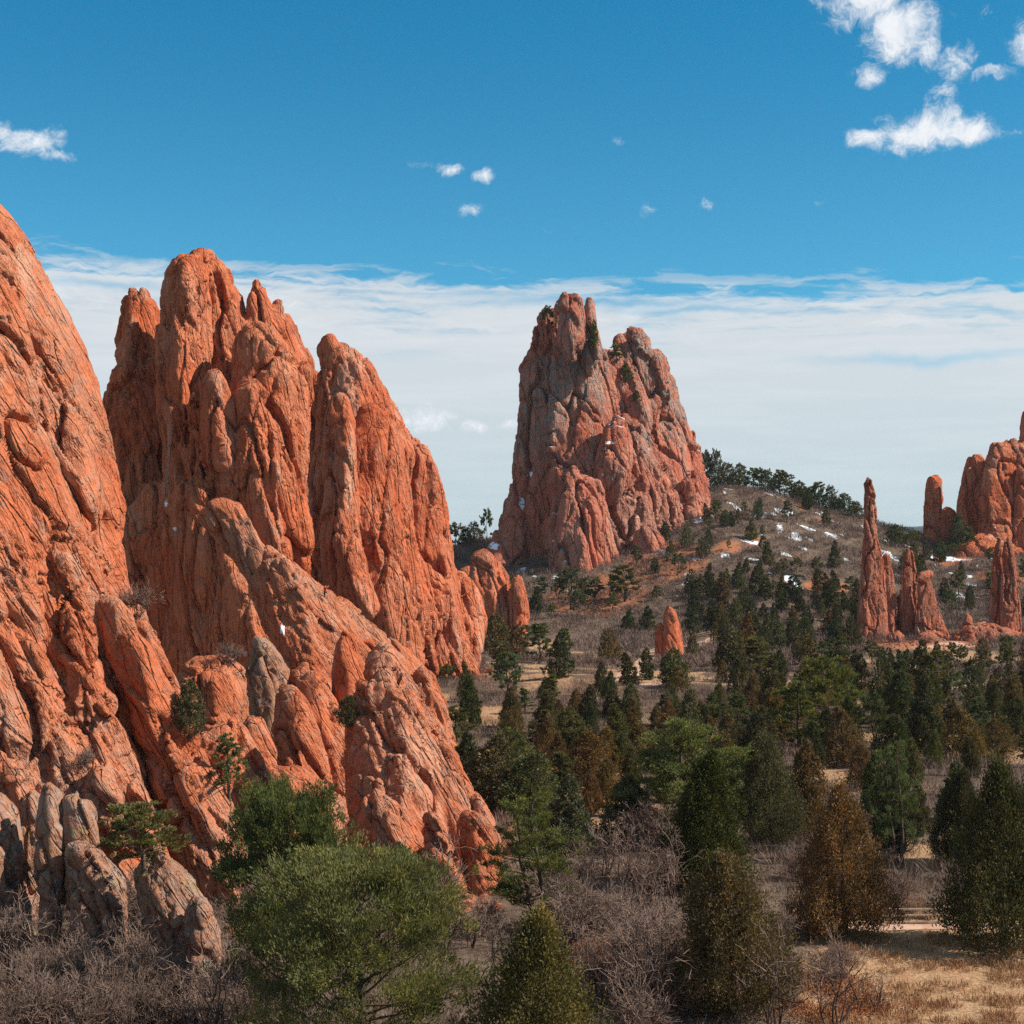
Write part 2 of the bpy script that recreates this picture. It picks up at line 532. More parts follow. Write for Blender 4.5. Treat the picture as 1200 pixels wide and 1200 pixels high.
def make_rock(name, fins, h, mat, bed=(.45, .1, -.88), amp=1.0, cell=4.0, crack=.5, pits=.25, k=.16, seed=0, zmin=-4.0, carve=(), stra=1.0):
    b = [f.bounds() for f in fins]
    lo = np.min([x[0] for x in b], 0) - 2 * h
    hi = np.max([x[1] for x in b], 0) + 2 * h
    lo[2] = max(lo[2], zmin)
    dim = np.ceil((hi - lo) / h).astype(int) + 1
    Fd = np.full(dim, 5.0, np.float32)
    for fi, f in enumerate(fins):
        l2 = np.maximum(((b[fi][0] - lo) / h).astype(int), 0)
        h2 = np.minimum(((b[fi][1] - lo) / h).astype(int) + 2, dim)
        if (h2 <= l2).any():
            continue
        gx = (np.arange(l2[0], h2[0]) * h + lo[0] - f.P0[0]).astype(np.float32)
        gy = (np.arange(l2[1], h2[1]) * h + lo[1] - f.P0[1]).astype(np.float32)
        gz = (np.arange(l2[2], h2[2]) * h + lo[2] - f.P0[2]).astype(np.float32)
        def proj(ax):
            ax = ax.astype(np.float32)
            return gx[:, None, None] * ax[0] + gy[None, :, None] * ax[1] + gz[None, None, :] * ax[2]
        U = proj(f.u); Vv = proj(f.v); Wn = proj(f.n)
        rs = h * .8
        u0, v0 = f.uv.min(0) - 2.0; u1, v1 = f.uv.max(0) + 2.0
        ru = np.arange(u0, u1, rs); rv = np.arange(v0, v1, rs)
        RU, RV = np.meshgrid(ru, rv, indexing='ij')
        s = poly_sdf(f.uv, RU, RV)
        q = np.stack([RU.ravel(), RV.ravel(), np.full(RU.size, 3.7 * f.seed)], 1)
        sl = .55 / max(.4, cell / 4)
        jn = fbm(q * [sl, sl * .5, 1], 4, f.seed + seed * 3, .6).reshape(s.shape)
        rg = fbm(q * [sl * 1.5, sl * .35, 1], 3, f.seed + 60, .55, True).reshape(s.shape)
        s = s + f.jag * (.7 * jn - .55 * (rg - .25))
        vt = np.clip((RV - f.uv[:, 1].min()) / (np.ptp(f.uv[:, 1]) + 1e-6), 0, 1)
        tn = fbm(q * [sl * .6, sl * .12, 1], 3, f.seed + 40).reshape(s.shape) * f.wob
        Tt = f.T * (1 - (1 - f.top) * vt) * (.30 + .70 * np.clip(-s / f.bulge, 0, 1)) * (1 + tn)
        iu = np.clip((U - u0) / rs, 0, len(ru) - 1.001); iv = np.clip((Vv - v0) / rs, 0, len(rv) - 1.001)
        a = iu.astype(np.int32); c = iv.astype(np.int32)
        fu = iu - a; fv = iv - c
        def samp(M):
            M = M.astype(np.float32)
            return (M[a, c] * (1 - fu) + M[a + 1, c] * fu) * (1 - fv) + (M[a, c + 1] * (1 - fu) + M[a + 1, c + 1] * fu) * fv
        ss = samp(s); TT = samp(Tt)
        r = min(f.rnd, f.T * .6)
        dx = ss + r; dy = np.abs(Wn) - TT + r
        g = np.minimum(np.maximum(dx, dy), 0) + np.sqrt(np.maximum(dx, 0) ** 2 + np.maximum(dy, 0) ** 2) - r
        blk = Fd[l2[0]:h2[0], l2[1]:h2[1], l2[2]:h2[2]]
        hh = np.clip(.5 + .5 * (blk - g) / k, 0, 1)
        blk[:] = blk + (g - blk) * hh - k * hh * (1 - hh)
    V, Q = surfnets(Fd, lo.astype(np.float32), h)
    V = V.astype(np.float32)
    # weathering: bedding grooves, blocks and joints, pits
    al = np.array(bed, float); al /= np.linalg.norm(al)
    a1 = np.cross(al, [.2, .95, .2]); a1 /= np.linalg.norm(a1)
    a2 = np.cross(al, a1)
    for stage in range(3):
        me = mesh_np(name, V, Q, [mat])
        N = np.empty(len(V) * 3, np.float32)
        me.vertex_normals.foreach_get('vector', N)
        N = N.reshape(-1, 3)
        wv = np.stack([pnoise(V / (cell * 2.2), 50 + i + seed) for i in range(3)], 1)
        Pw = V + wv * cell * .35
        q = np.stack([Pw @ a1, Pw @ al, Pw @ a2], 1) / cell
        big = sst(pnoise(V / (cell * 3.1), seed + 90), -.35, .45)   # smooth faces here, broken ones there
        if stage == 0:
            dsp = amp * .38 * fbm(q * [.45, .12, .45], 3, seed + 1)
            F1, F2, ID, FC = worley(q * [.62, .20, .62], seed, True)
            dsp += amp * (.9 * FC + .55 * (ID - .5) * sst(F2 - F1, 0, .06))
            dsp -= amp * crack * .9 * (1 - sst(F2 - F1, .0, .07))
            cr = np.abs(fbm(q * [.5, .035, .5], 2, seed + 5))     # long joints along the bedding
            dsp -= amp * stra * 1.5 * (1 - sst(cr, .0, .055))
        elif stage == 1:
            F1, F2, ID, FC = worley(q * [1.9, .62, 1.9], seed + 2, True)
            dsp = amp * (.48 * FC + .26 * (ID - .5) * sst(F2 - F1, 0, .07)) * (.06 + .94 * big)
            dsp -= amp * crack * .34 * (1 - sst(F2 - F1, .0, .10)) * big
            cr = np.abs(fbm(q * [1.6, .09, 1.6], 2, seed + 15))
            dsp -= amp * stra * .42 * (1 - sst(cr, .0, .07)) * sst(pnoise(V / (cell * 2), seed + 70), -.3, .3)
            if pits:
                G1, G2, GI, _ = worley(V * [1, 1, .75] / (cell * .42), seed + 5, True)
                pz = sst(pnoise(V / (cell * 2.4), seed + 33), -.1, .35)
                dsp -= amp * pits * 1.2 * (1 - sst(G1, .14, .28)) * (GI > .45) * pz
        else:
            F1, F2, ID, FC = worley(q * [5.0, 2.0, 5.0], seed + 4, True)
            dsp = amp * (.2 * FC + .09 * (ID - .5) * sst(F2 - F1, 0, .12)) * (.15 + .85 * big)
            G1, G2, GI, _ = worley(V / (cell * .17), seed + 6, True)
            dsp -= amp * pits * .4 * (1 - sst(G1, .16, .34)) * (GI > .6) * sst(pnoise(V / (cell * 1.4), seed + 63), .0, .35)
        dsp = dsp - np.float32(np.mean(dsp)) + np.float32((.12, .05, .02)[stage] * amp)
        V = V + N * dsp[:, None].astype(np.float32)
        bpy.data.meshes.remove(me)
    me = mesh_np(name, V, Q, [mat])
    return me


def rock_mat(name, base, light, dark, grey=(.33, .27, .22), greyamt=.3, bed=(.45, .1, -.88), sc=1.0, pale=(.62, .40, .28), paleamt=.3, snow=0.0, streak=.5, bumpd=1.0, greyz=None, lichen=0.0):
    m, n = new_mat(name)
    co = n.n('ShaderNodeTexCoord').outputs['Object']
    al = Vector(bed).normalized()
    mp = n.n('ShaderNodeMapping', vector_type='TEXTURE')
    rot = al.to_track_quat('Z', 'Y').to_euler()
    mp.inputs['Rotation'].default_value = rot
    mp.inputs['Scale'].default_value = (1, 1, 7)
    n.put(mp.inputs['Vector'], co)
    st = mp.outputs[0]
    a = n.noise(co, .09 / sc, 5, .6)
    b = n.noise(st, .55 / sc, 6, .62, .3)
    c = n.noise(co, 1.1 / sc, 6, .68)
    d = n.noise(co, 5.0 / sc, 4, .65)
    v = n.vor(st, 1.3 / sc, 'DISTANCE_TO_EDGE')
    col = n.mix(n.step(a, .35, .65), base, light)
    col = n.mix(n.m('MULTIPLY', n.step(b, .50, .72), streak), col, dark)
    col = n.mix(n.m('MULTIPLY', n.step(n.noise(st, .23 / sc, 5, .6, .4), .52, .70), paleamt), col, pale)
    mps = n.n('ShaderNodeMapping', vector_type='TEXTURE')      # water streaks and varnish run down the faces
    mps.inputs['Scale'].default_value = (1, 1, 12)
    n.put(mps.inputs['Vector'], co)
    ws = n.noise(mps.outputs[0], .42 / sc, 5, .6, .3)
    wm = n.m('MULTIPLY', n.step(ws, .55, .70), n.step(n.noise(co, .07 / sc, 3, .6), .42, .6))
    col = n.mix(n.m('MULTIPLY', wm, .55), col, n.mix(1.0, col, (.50, .42, .42), 'MULTIPLY'))
    pw = n.m('MULTIPLY', n.step(ws, .44, .33), n.step(n.noise(co, .06 / sc, 3, .6), .60, .42))
    col = n.mix(n.m('MULTIPLY', pw, .5), col, pale)
    gm = n.m('MULTIPLY', n.step(n.m('ADD', n.m('MULTIPLY', c, .65), n.m('MULTIPLY', a, .5)), .58 - .08 * greyamt, .68), greyamt)
    if greyz:
        sz = n.n('ShaderNodeSeparateXYZ'); n.put(sz.inputs[0], co)
        gm = n.m('MULTIPLY', gm, n.step(n.m('ADD', sz.outputs[2], n.m('MULTIPLY', a, 40.0)), greyz[0], greyz[1], .25, 1.0))
    col = n.mix(gm, col, grey)
    col = n.mix(n.m('MULTIPLY', n.step(d, .58, .75), .35), col, n.mix(1.0, col, (.55, .5, .5), 'MULTIPLY'))
    col = n.mix(n.m('MULTIPLY', n.step(d, .44, .28), .3), col, n.mix(1.0, col, (1.35, 1.35, 1.3), 'MULTIPLY'))
    if lichen:
        col = n.mix(n.m('MULTIPLY', n.m('MULTIPLY', n.step(n.noise(co, .5, 4, .7), .57, .62), n.step(n.noise(co, 3.0, 4, .7), .42, .55)), lichen), col, (.42, .36, .11))
    mp2 = n.n('ShaderNodeMapping', vector_type='TEXTURE')
    mp2.inputs['Rotation'].default_value = rot
    mp2.inputs['Scale'].default_value = (1, 1, 2.6)
    nv = n.n('ShaderNodeTexNoise'); n.put(nv.inputs['Vector'], co); nv.inputs['Scale'].default_value = .5 / sc; nv.inputs['Detail'].default_value = 3
    wv = n.vm('ADD', co, n.vm('MULTIPLY', n.vm('SUBTRACT', nv.outputs['Color'], (.5, .5, .5)), (1.6 * sc,) * 3))
    n.put(mp2.inputs['Vector'], wv)
    blk = mp2.outputs[0]
    def facets(scale, slope):
        vo = n.n('ShaderNodeTexVoronoi'); n.put(vo.inputs['Vector'], blk); vo.inputs['Scale'].default_value = scale
        dd = n.vm('SUBTRACT', blk, vo.outputs['Position'])
        tl = n.vm('SUBTRACT', vo.outputs['Color'], (.5, .5, .5))
        nd = n.n('ShaderNodeVectorMath', operation='DOT_PRODUCT'); n.put(nd.inputs[0], dd); n.put(nd.inputs[1], tl)
        return n.m('MULTIPLY', nd.outputs['Value'], slope)
    patch = n.step(n.noise(co, .13 / sc, 3, .6), .38, .60, .12, 1.0)
    hgt = n.m('ADD', facets(.42 / sc, .8), n.m('MULTIPLY', patch, n.m('ADD', facets(1.25 / sc, .75), facets(3.4 / sc, .6))))
    e2 = n.vor(st, .55 / sc, 'DISTANCE_TO_EDGE')
    hgt = n.m('ADD', hgt, n.m('MULTIPLY', n.step(e2, 0, .045), .30 * sc))
    bd = n.noise(st, 1.7 / sc, 4, .6, .2)
    hgt = n.m('ADD', hgt, n.m('MULTIPLY', n.m('ABSOLUTE', n.m('SUBTRACT', bd, .5)), .9 * sc))
    e3 = n.vor(st, 1.9 / sc, 'DISTANCE_TO_EDGE')
    hgt = n.m('ADD', hgt, n.m('MULTIPLY', n.m('MULTIPLY', n.step(e3, 0, .06), patch), .09 * sc))
    pt = n.vor(wv, .9 / sc)
    hgt = n.m('ADD', hgt, n.m('MULTIPLY', n.m('MULTIPLY', n.step(pt, .10, .26), n.step(a, .42, .55)), .22 * sc))
    hgt = n.m('ADD', hgt, n.m('ADD', n.m('MULTIPLY', b, .34 * sc), n.m('ADD', n.m('MULTIPLY', c, .26 * sc), n.m('MULTIPLY', d, .09 * sc))))
    bp = n.n('ShaderNodeBump'); bp.inputs['Strength'].default_value = 1.0; bp.inputs['Distance'].default_value = bumpd
    n.put(bp.inputs['Height'], hgt)
    if snow:
        geo = n.n('ShaderNodeNewGeometry')
        sp = n.n('ShaderNodeSeparateXYZ'); n.put(sp.inputs[0], geo.outputs['Normal'])
        sm = n.m('MULTIPLY', n.step(sp.outputs[2], .55, .8), n.step(n.noise(co, .2 / sc, 5, .7), .60 - .1 * snow, .63 - .1 * snow))
        col = n.mix(sm, col, (.80, .83, .88))
    finish(n, col, .92, bp.outputs[0], .08)
    return m


RED = rock_mat('red_sandstone', (.57, .150, .064), (.64, .230, .115), (.35, .085, .038), grey=(.36, .26, .20), greyamt=.42, paleamt=.35)
REDT = rock_mat('red_sandstone_towers', (.57, .136, .055), (.64, .205, .095), (.34, .074, .034), grey=(.36, .24, .18), greyamt=.2, paleamt=.25, bed=(.16, .1, -1), sc=1.5)
REDFAR = rock_mat('red_sandstone_far', (.58, .136, .055), (.64, .20, .095), (.33, .074, .034), greyamt=.18, paleamt=.4, sc=1.8, bed=(.12, .06, -1))
TAN = rock_mat('lichened_sandstone', (.42, .18, .10), (.48, .25, .16), (.28, .12, .075), grey=(.34, .28, .235), greyamt=.8, paleamt=.4, sc=.8, lichen=.7)
GREY = rock_mat('grey_pink_sandstone', (.53, .15, .084), (.60, .24, .15), (.25, .10, .07), grey=(.29, .235, .195), greyamt=.95, bed=(.12, .05, -1), sc=2.6, paleamt=.4, pale=(.55, .36, .26), snow=.3, greyz=(35, 70))
SPIRE = rock_mat('spire_sandstone', (.46, .125, .060), (.52, .18, .10), (.24, .065, .04), greyamt=.4, bed=(.05, .05, -1), sc=1.4, paleamt=.25)

# ------------------------------------------------------------------ the rock formations
build_ground()
Fn = Fin


def formation(name, label, cat, fins, h, mat, group=None, **kw):
    me = make_rock(name, fins, h, mat, **kw)
    V = np.empty(len(me.vertices) * 3, np.float32)
    me.vertices.foreach_get('co', V)
    V = V.reshape(-1, 3)
    base = np.array([V[:, 0].mean(), V[:, 1].mean(), V[:, 2].min()])
    base[2] = max(base[2], float(terr(base[0], base[1])))
    V = V - base
    me.vertices.foreach_set('co', V.astype(np.float32).ravel())
    me.update()
    o = obj(name, me, None, base)
    tag(o, label, cat, group)
    return o


# the cliff at the left edge
cliff = formation('rock_cliff', 'huge orange sandstone cliff with a smooth domed top at the left edge', 'rock formation', [
    Fn([(-60, 190), (-20, 225), (0, 250), (18, 270), (35, 300), (55, 335), (75, 370), (95, 410), (110, 455), (122, 500), (132, 550), (138, 600), (132, 640),
        (140, 690), (155, 715), (175, 760), (200, 820), (225, 880), (260, 985), (270, 1060), (260, 1180), (-60, 1180)], 128, 6.5, 38, 14, (80, 700), 4.5, .45, 1.0, .5, 1),
    Fn([(-60, 330), (-10, 335), (12, 350), (26, 395), (35, 440), (37, 490), (26, 560), (5, 600), (-60, 610)], 119, 4.0, 40, 12, (0, 450), 1.5, .3, 1.5, .8, 2),
    Fn([(40, 492), (55, 487), (68, 520), (92, 560), (114, 602), (112, 618), (95, 602), (68, 552)], 119.5, 1.1, 32, 12, (75, 550), 0.5, .12, .3, 1, 3),
    Fn([(-60, 470), (15, 478), (45, 505), (75, 570), (100, 640), (118, 700), (122, 760), (138, 830), (160, 890), (178, 990), (120, 1010), (-60, 1000)], 116, 4.6, 32, 16, (60, 740), 2.5, .5, .9, .7, 4),
    Fn([(-60, 560), (0, 560), (28, 600), (48, 680), (60, 770), (70, 850), (50, 940), (-60, 960)], 112, 3.2, 30, 16, (0, 760), 1.5, .4, .8, .8, 5),
    Fn([(60, 650), (72, 655), (95, 720), (108, 780), (105, 850), (92, 870), (70, 800), (58, 720)], 113.2, 2.1, 40, 16, (82, 760), 0.75, .3, .5, .9, 6),
    Fn([(88, 800), (104, 795), (128, 820), (140, 880), (142, 930), (118, 935), (98, 880)], 112.5, 1.8, 34, 12, (115, 860), 0.6, .3, .5, .9, 16),
    Fn([(114, 712), (124, 708), (138, 722), (150, 752), (165, 765), (178, 800), (205, 850), (236, 905), (262, 965), (276, 1020), (262, 1080), (235, 1040), (212, 990), (193, 930), (165, 868), (142, 795), (124, 750)], 115.5, 2.4, 42, 16, (190, 870), 0.6, .3, .35, .9, 7),
    Fn([(152, 730), (163, 722), (178, 742), (192, 775), (203, 812), (190, 815), (165, 770)], 121, 1.2, 40, 14, (180, 770), 0.5, .2, .4, .9, 8),
    Fn([(108, 900), (125, 893), (144, 910), (146, 940), (140, 985), (118, 985), (104, 945)], 109, 1.5, 10, 8, (125, 940), 0.5, .3, .5, .8, 9),
    Fn([(150, 920), (160, 908), (172, 925), (185, 960), (190, 1000), (165, 1000), (150, 960)], 110, 1.0, 30, 8, (168, 950), 0.5, .2, .4, .8, 10),
], .175, RED, bed=(.42, .2, -.85), amp=.62, cell=3.4, crack=.55, seed=1, stra=1.1, pits=.35)

# lichened boulders at the foot of the cliff
g = 'lichened boulders at the foot of the left cliff'
for i, (poly, d, T, yaw, lab) in enumerate([
    ([(-40, 940), (0, 930), (20, 950), (26, 1000), (18, 1060), (5, 1120), (-40, 1120)], 104, 2.2, 20, 'broad grey lichened boulder at the left edge below the cliff'),
    ([(22, 935), (38, 925), (46, 935), (48, 990), (40, 1060), (22, 1075)], 106, 1.4, 10, 'grey boulder in a dark gap, second from the left edge'),
    ([(46, 935), (56, 918), (70, 928), (74, 960), (76, 1010), (70, 1060), (64, 1090), (52, 1060), (44, 1000)], 102.5, 1.6, 22, 'narrow upright lichened slab with a tapering foot below the cliff'),
    ([(74, 935), (92, 926), (112, 945), (125, 985), (120, 1000), (98, 1000), (82, 970)], 103.5, 1.9, 35, 'rounded grey boulder with yellow lichen patches under the cliff'),
    ([(80, 990), (100, 985), (122, 1000), (146, 1030), (142, 1070), (110, 1110), (92, 1090), (80, 1040)], 101.5, 1.9, 35, 'lower orange boulder beneath the yellow lichened boulder'),
    ([(163, 1020), (172, 1000), (184, 994), (200, 1004), (222, 1026), (236, 1050), (240, 1100), (225, 1150), (190, 1140), (170, 1080)], 99, 2.3, 35, 'big rounded tan boulder standing right of the small green pine'),
    ([(218, 1070), (226, 1052), (240, 1050), (248, 1064), (256, 1100), (260, 1150), (215, 1150)], 96.5, 1.4, 35, 'small yellowish boulder leaning against the big tan boulder'),
]):
    ym = max(p[1] for p in poly)
    poly = [(x, y + 90 if y > ym - 45 else y) for x, y in poly]
    formation('boulder', lab, 'boulder', [Fn(poly, d, T, yaw, 10, None, 1.6, .25, .7, .8, 20 + i)], .15, TAN, g, bed=(.3, .2, -.9), amp=.3, cell=2.0, crack=.7, seed=10 + i, pits=.15, stra=1.2)

# the towers behind it
towers = formation('rock_towers', 'cluster of jagged red sandstone towers left of the deep gully', 'rock formation', [
    Fn([(124, 490), (130, 455), (143, 420), (148, 360), (156, 343), (162, 352), (169, 343), (179, 362), (187, 400), (192, 470), (200, 560), (215, 660), (240, 760), (150, 780), (135, 640), (126, 560)], 252, 8, -8, 6, (165, 560), 4, 1.1, .4, .35, 30),
    Fn([(186, 450), (188, 385), (195, 325), (204, 309), (214, 304), (226, 303), (240, 320), (246, 360), (247, 420), (242, 480), (238, 560), (235, 640), (205, 640), (196, 540)], 240, 8.0, 10, 8, (215, 480), 3.5, .9, .6, .6, 31),
    Fn([(222, 310), (230, 298), (243, 300), (262, 318), (280, 350), (293, 388), (282, 420), (275, 470), (282, 560), (262, 600), (240, 560), (235, 400)], 246, 7.0, 30, 8, (255, 420), 2.5, 1.1, .4, .5, 32),
    Fn([(234, 450), (244, 434), (253, 430), (264, 445), (275, 480), (280, 530), (276, 585), (264, 600), (248, 585), (240, 530)], 231, 3.6, 34, 6, (255, 520), 1.5, .4, 1.0, .8, 33),
    Fn([(218, 475), (226, 458), (236, 470), (240, 520), (240, 600), (226, 620), (218, 560)], 233, 3.0, 24, 6, (228, 540), 1.5, .4, .8, .8, 34),
    Fn([(284, 400), (294, 348), (301, 330), (308, 343), (316, 362), (323, 355), (331, 372), (342, 376), (352, 405), (366, 425), (364, 440), (356, 500), (352, 560), (352, 640), (330, 700), (285, 620)], 246, 6, 34, 8, (330, 520), 3, 1.4, .3, .4, 35),
    Fn([(276, 455), (284, 400), (294, 385), (308, 392), (335, 420), (350, 440), (353, 470), (352, 530), (349, 600), (356, 660), (350, 700), (310, 650), (290, 600), (280, 540)], 236, 6.5, 40, 12, (318, 540), 3, .6, .8, .7, 36),
    Fn([(274, 460), (284, 446), (297, 446), (308, 460), (318, 520), (322, 600), (335, 660), (320, 690), (296, 640), (280, 560)], 230, 4.2, 34, 10, (298, 560), 1.5, .4, 1.0, .8, 37),
    Fn([(130, 650), (150, 620), (195, 570), (250, 560), (285, 600), (335, 740), (340, 820), (140, 820)], 238, 5, -24, 4, (240, 700), 0.75, .4, .4, 1, 38, .08),
    Fn([(170, 560), (205, 500), (240, 420), (300, 420), (335, 470), (340, 600), (340, 780), (150, 780)], 262, 5, 10, 6, (245, 600), 3, .5, .8, .8, 41),
    Fn([(186, 690), (205, 600), (228, 560), (250, 570), (270, 620), (312, 715), (335, 800), (190, 800)], 229, 3, -34, 2, (245, 690), 0.5, .3, .3, 1, 39, .06),
],   .27, REDT, bed=(.16, .1, -1), amp=.95, cell=5.0, crack=.5, seed=3, pits=.4)

tower = formation('rock_tower', 'tall rounded red sandstone tower with pale streaks, right of the deep gully', 'rock formation', [
    Fn([(376, 640), (376, 500), (378, 440), (380, 405), (384, 393), (390, 404), (404, 409), (414, 418), (430, 438), (444, 462), (458, 487), (478, 515), (494, 521), (506, 555), (517, 610), (524, 690), (534, 745), (560, 830), (420, 830)], 322, 13, 36, 9, (450, 600), 7, 1.3, .5, .45, 50),
    Fn([(378, 640), (382, 560), (386, 490), (392, 468), (400, 470), (408, 500), (412, 560), (420, 640), (436, 720), (415, 740), (388, 700)], 300, 6, 34, 8, (400, 600), 2, .5, 1.2, .6, 51),
    Fn([(408, 600), (416, 520), (430, 480), (444, 476), (456, 500), (470, 560), (480, 640), (492, 720), (500, 800), (450, 790), (424, 720)], 306, 5.5, 40, 8, (450, 640), 2.5, .7, 1.0, .6, 52),
    Fn([(474, 620), (480, 540), (492, 524), (505, 556), (516, 610), (523, 690), (530, 760), (545, 820), (495, 820), (482, 720)], 322, 7, 44, 6, (505, 660), 3, .7, 1.0, .7, 53),
    Fn([(505, 770), (507, 735), (514, 715), (522, 720), (526, 760), (530, 800), (508, 800)], 312, 2.2, 30, 6, (516, 760), 1, .4, .6, .7, 54),
    Fn([(500, 690), (525, 668), (540, 672), (556, 705), (562, 730), (556, 765), (545, 800), (520, 800)], 342, 6, 35, 14, (535, 730), 2, .6, 1, .7, 55),
    Fn([(528, 790), (532, 725), (541, 718), (548, 735), (549, 790)], 330, 2.2, 34, 6, (540, 750), 1, .4, .6, .7, 56),
    Fn([(325, 500), (340, 400), (360, 430), (380, 440), (400, 480), (410, 830), (320, 830)], 330, 5, -20, 4, (365, 600), 1, .6, .5, .8, 57),
], .36, REDFAR, bed=(.12, .06, -1), amp=1.15, cell=6.0, crack=.45, seed=16, stra=1.2, pits=.3)

apron = formation('rock_apron', 'great sunlit orange sandstone ramp sloping down from the towers to the trees', 'rock formation', [
    Fn([(236, 600), (250, 590), (275, 600), (300, 640), (345, 675), (385, 705), (430, 745), (470, 770), (500, 800), (520, 850), (540, 930), (500, 960), (420, 900), (370, 860), (345, 800), (326, 745), (292, 668), (262, 625)], 188, 4.5, 44, 34, (400, 790), 3, .5, .8, .8, 60),
    Fn([(306, 665), (312, 650), (326, 655), (360, 690), (400, 725), (440, 765), (445, 800), (400, 820), (372, 860), (345, 850), (334, 800), (326, 735), (315, 700)], 178, 3.6, 40, 26, (370, 750), 2, .4, .6, .8, 61),
    Fn([(324, 860), (330, 815), (338, 808), (352, 825), (366, 860), (380, 910), (400, 1000), (335, 1000), (325, 920)], 152, 3.2, 34, 16, (350, 890), 1.5, .4, .6, .8, 62),
    Fn([(344, 790), (356, 780), (378, 800), (396, 850), (415, 920), (440, 1010), (390, 1030), (360, 900), (346, 840)], 158, 3.4, 38, 20, (380, 880), 1.5, .4, .7, .8, 63),
    Fn([(393, 790), (396, 758), (404, 741), (414, 748), (424, 780), (430, 830), (428, 900), (402, 900), (394, 840)], 160, 2.2, -14, 8, (410, 820), 1, .35, .5, .8, 64),
    Fn([(416, 900), (418, 850), (426, 800), (436, 765), (446, 756), (462, 772), (492, 822), (522, 875), (545, 925), (566, 965), (576, 1000), (570, 1100), (500, 1100), (455, 1050), (420, 980)], 132, 4.2, 38, 22, (490, 920), 2.5, .4, .8, .8, 65),
    Fn([(486, 792), (494, 777), (505, 796), (518, 832), (530, 866), (522, 880), (505, 855), (490, 822)], 134, 1.2, 30, 12, (507, 825), 0.5, .25, .4, .8, 66),
    Fn([(425, 940), (438, 925), (470, 950), (505, 1000), (540, 1040), (555, 1100), (480, 1120), (440, 1020)], 123, 1.7, 34, 20, (480, 1010), 1.5, .3, .7, .8, 67),
    Fn([(498, 955), (504, 950), (524, 985), (540, 1020), (536, 1060), (512, 1060), (500, 1000)], 120, 1.3, 30, 16, (515, 1000), 0.5, .25, .4, .9, 68),
    Fn([(540, 958), (548, 950), (566, 960), (578, 985), (582, 1050), (552, 1050)], 121, 1.4, 34, 16, (560, 990), 0.75, .25, .6, .9, 69),
    Fn([(286, 1080), (290, 940), (310, 900), (350, 900), (430, 960), (450, 1100)], 142, 3, 34, 22, (350, 960), 2, .4, .7, .9, 70),
], .21, RED, bed=(.45, .1, -.88), amp=.58, cell=3.8, crack=.55, seed=17, pits=.25, stra=1.1)

# pieces leaning in the gap between the cliff and the ramp
g = 'rocks in the gap between the left cliff and the ramp'
for i, (poly, d, T, yaw, lab, mt) in enumerate([
    ([(206, 800), (214, 782), (236, 772), (262, 772), (284, 785), (290, 830), (284, 940), (215, 940)], 168, 4.5, -8, 'dark rounded rock with a shaded hollow between cliff and ramp', RED),
    ([(288, 830), (292, 775), (300, 748), (312, 752), (322, 768), (334, 792), (340, 815), (332, 850), (326, 960), (296, 960)], 158, 2.6, 30, 'upright knobbly grey pinnacle left of the ramp', TAN),
    ([(226, 880), (236, 862), (252, 852), (270, 845), (284, 858), (300, 885), (318, 925), (322, 1060), (232, 1060), (226, 940)], 136, 3.0, 24, 'smooth pinkish boulder behind the small leaning pine', RED),
    ([(282, 850), (292, 836), (306, 842), (324, 880), (330, 1020), (290, 1020), (284, 900)], 144, 2.0, -10, 'shaded red slab wedged beside the smooth pinkish boulder', RED),
]):
    formation('boulder', lab, 'boulder', [Fn(poly, d, T, yaw, 8, None, 2.2, .4, .9, .8, 80 + i)], .22, mt, g, bed=(.3, .1, -1), amp=.5, cell=2.8, crack=.7, seed=30 + i, pits=.3)

# small red outcrop at the foot of the grey rock
g = 'small red outcrop between the tower and the grey rock'
for i, (poly, d, T, yaw, lab) in enumerate([
    ([(532, 700), (540, 668), (550, 664), (558, 690), (566, 760), (536, 760)], 452, 4, 20, 'low red rock shoulder beside the tall tower'),
    ([(552, 690), (553, 664), (560, 648), (568, 645), (578, 655), (592, 674), (598, 695), (596, 760), (560, 760)], 445, 6, 30, 'blocky bright red rock in front of the grey rock'),
    ([(597, 700), (600, 686), (606, 674), (612, 684), (617, 705), (618, 760), (598, 760)], 440, 3, 20, 'slim red rock on the right end of the small outcrop'),
]):
    formation('rock_outcrop', lab, 'rock', [Fn(poly, d, T, yaw, 6, None, 4, .7, .8, .7, 90 + i)], .45, REDFAR, g, bed=(.2, .1, -1), amp=.9, cell=5, crack=.5, seed=40 + i)

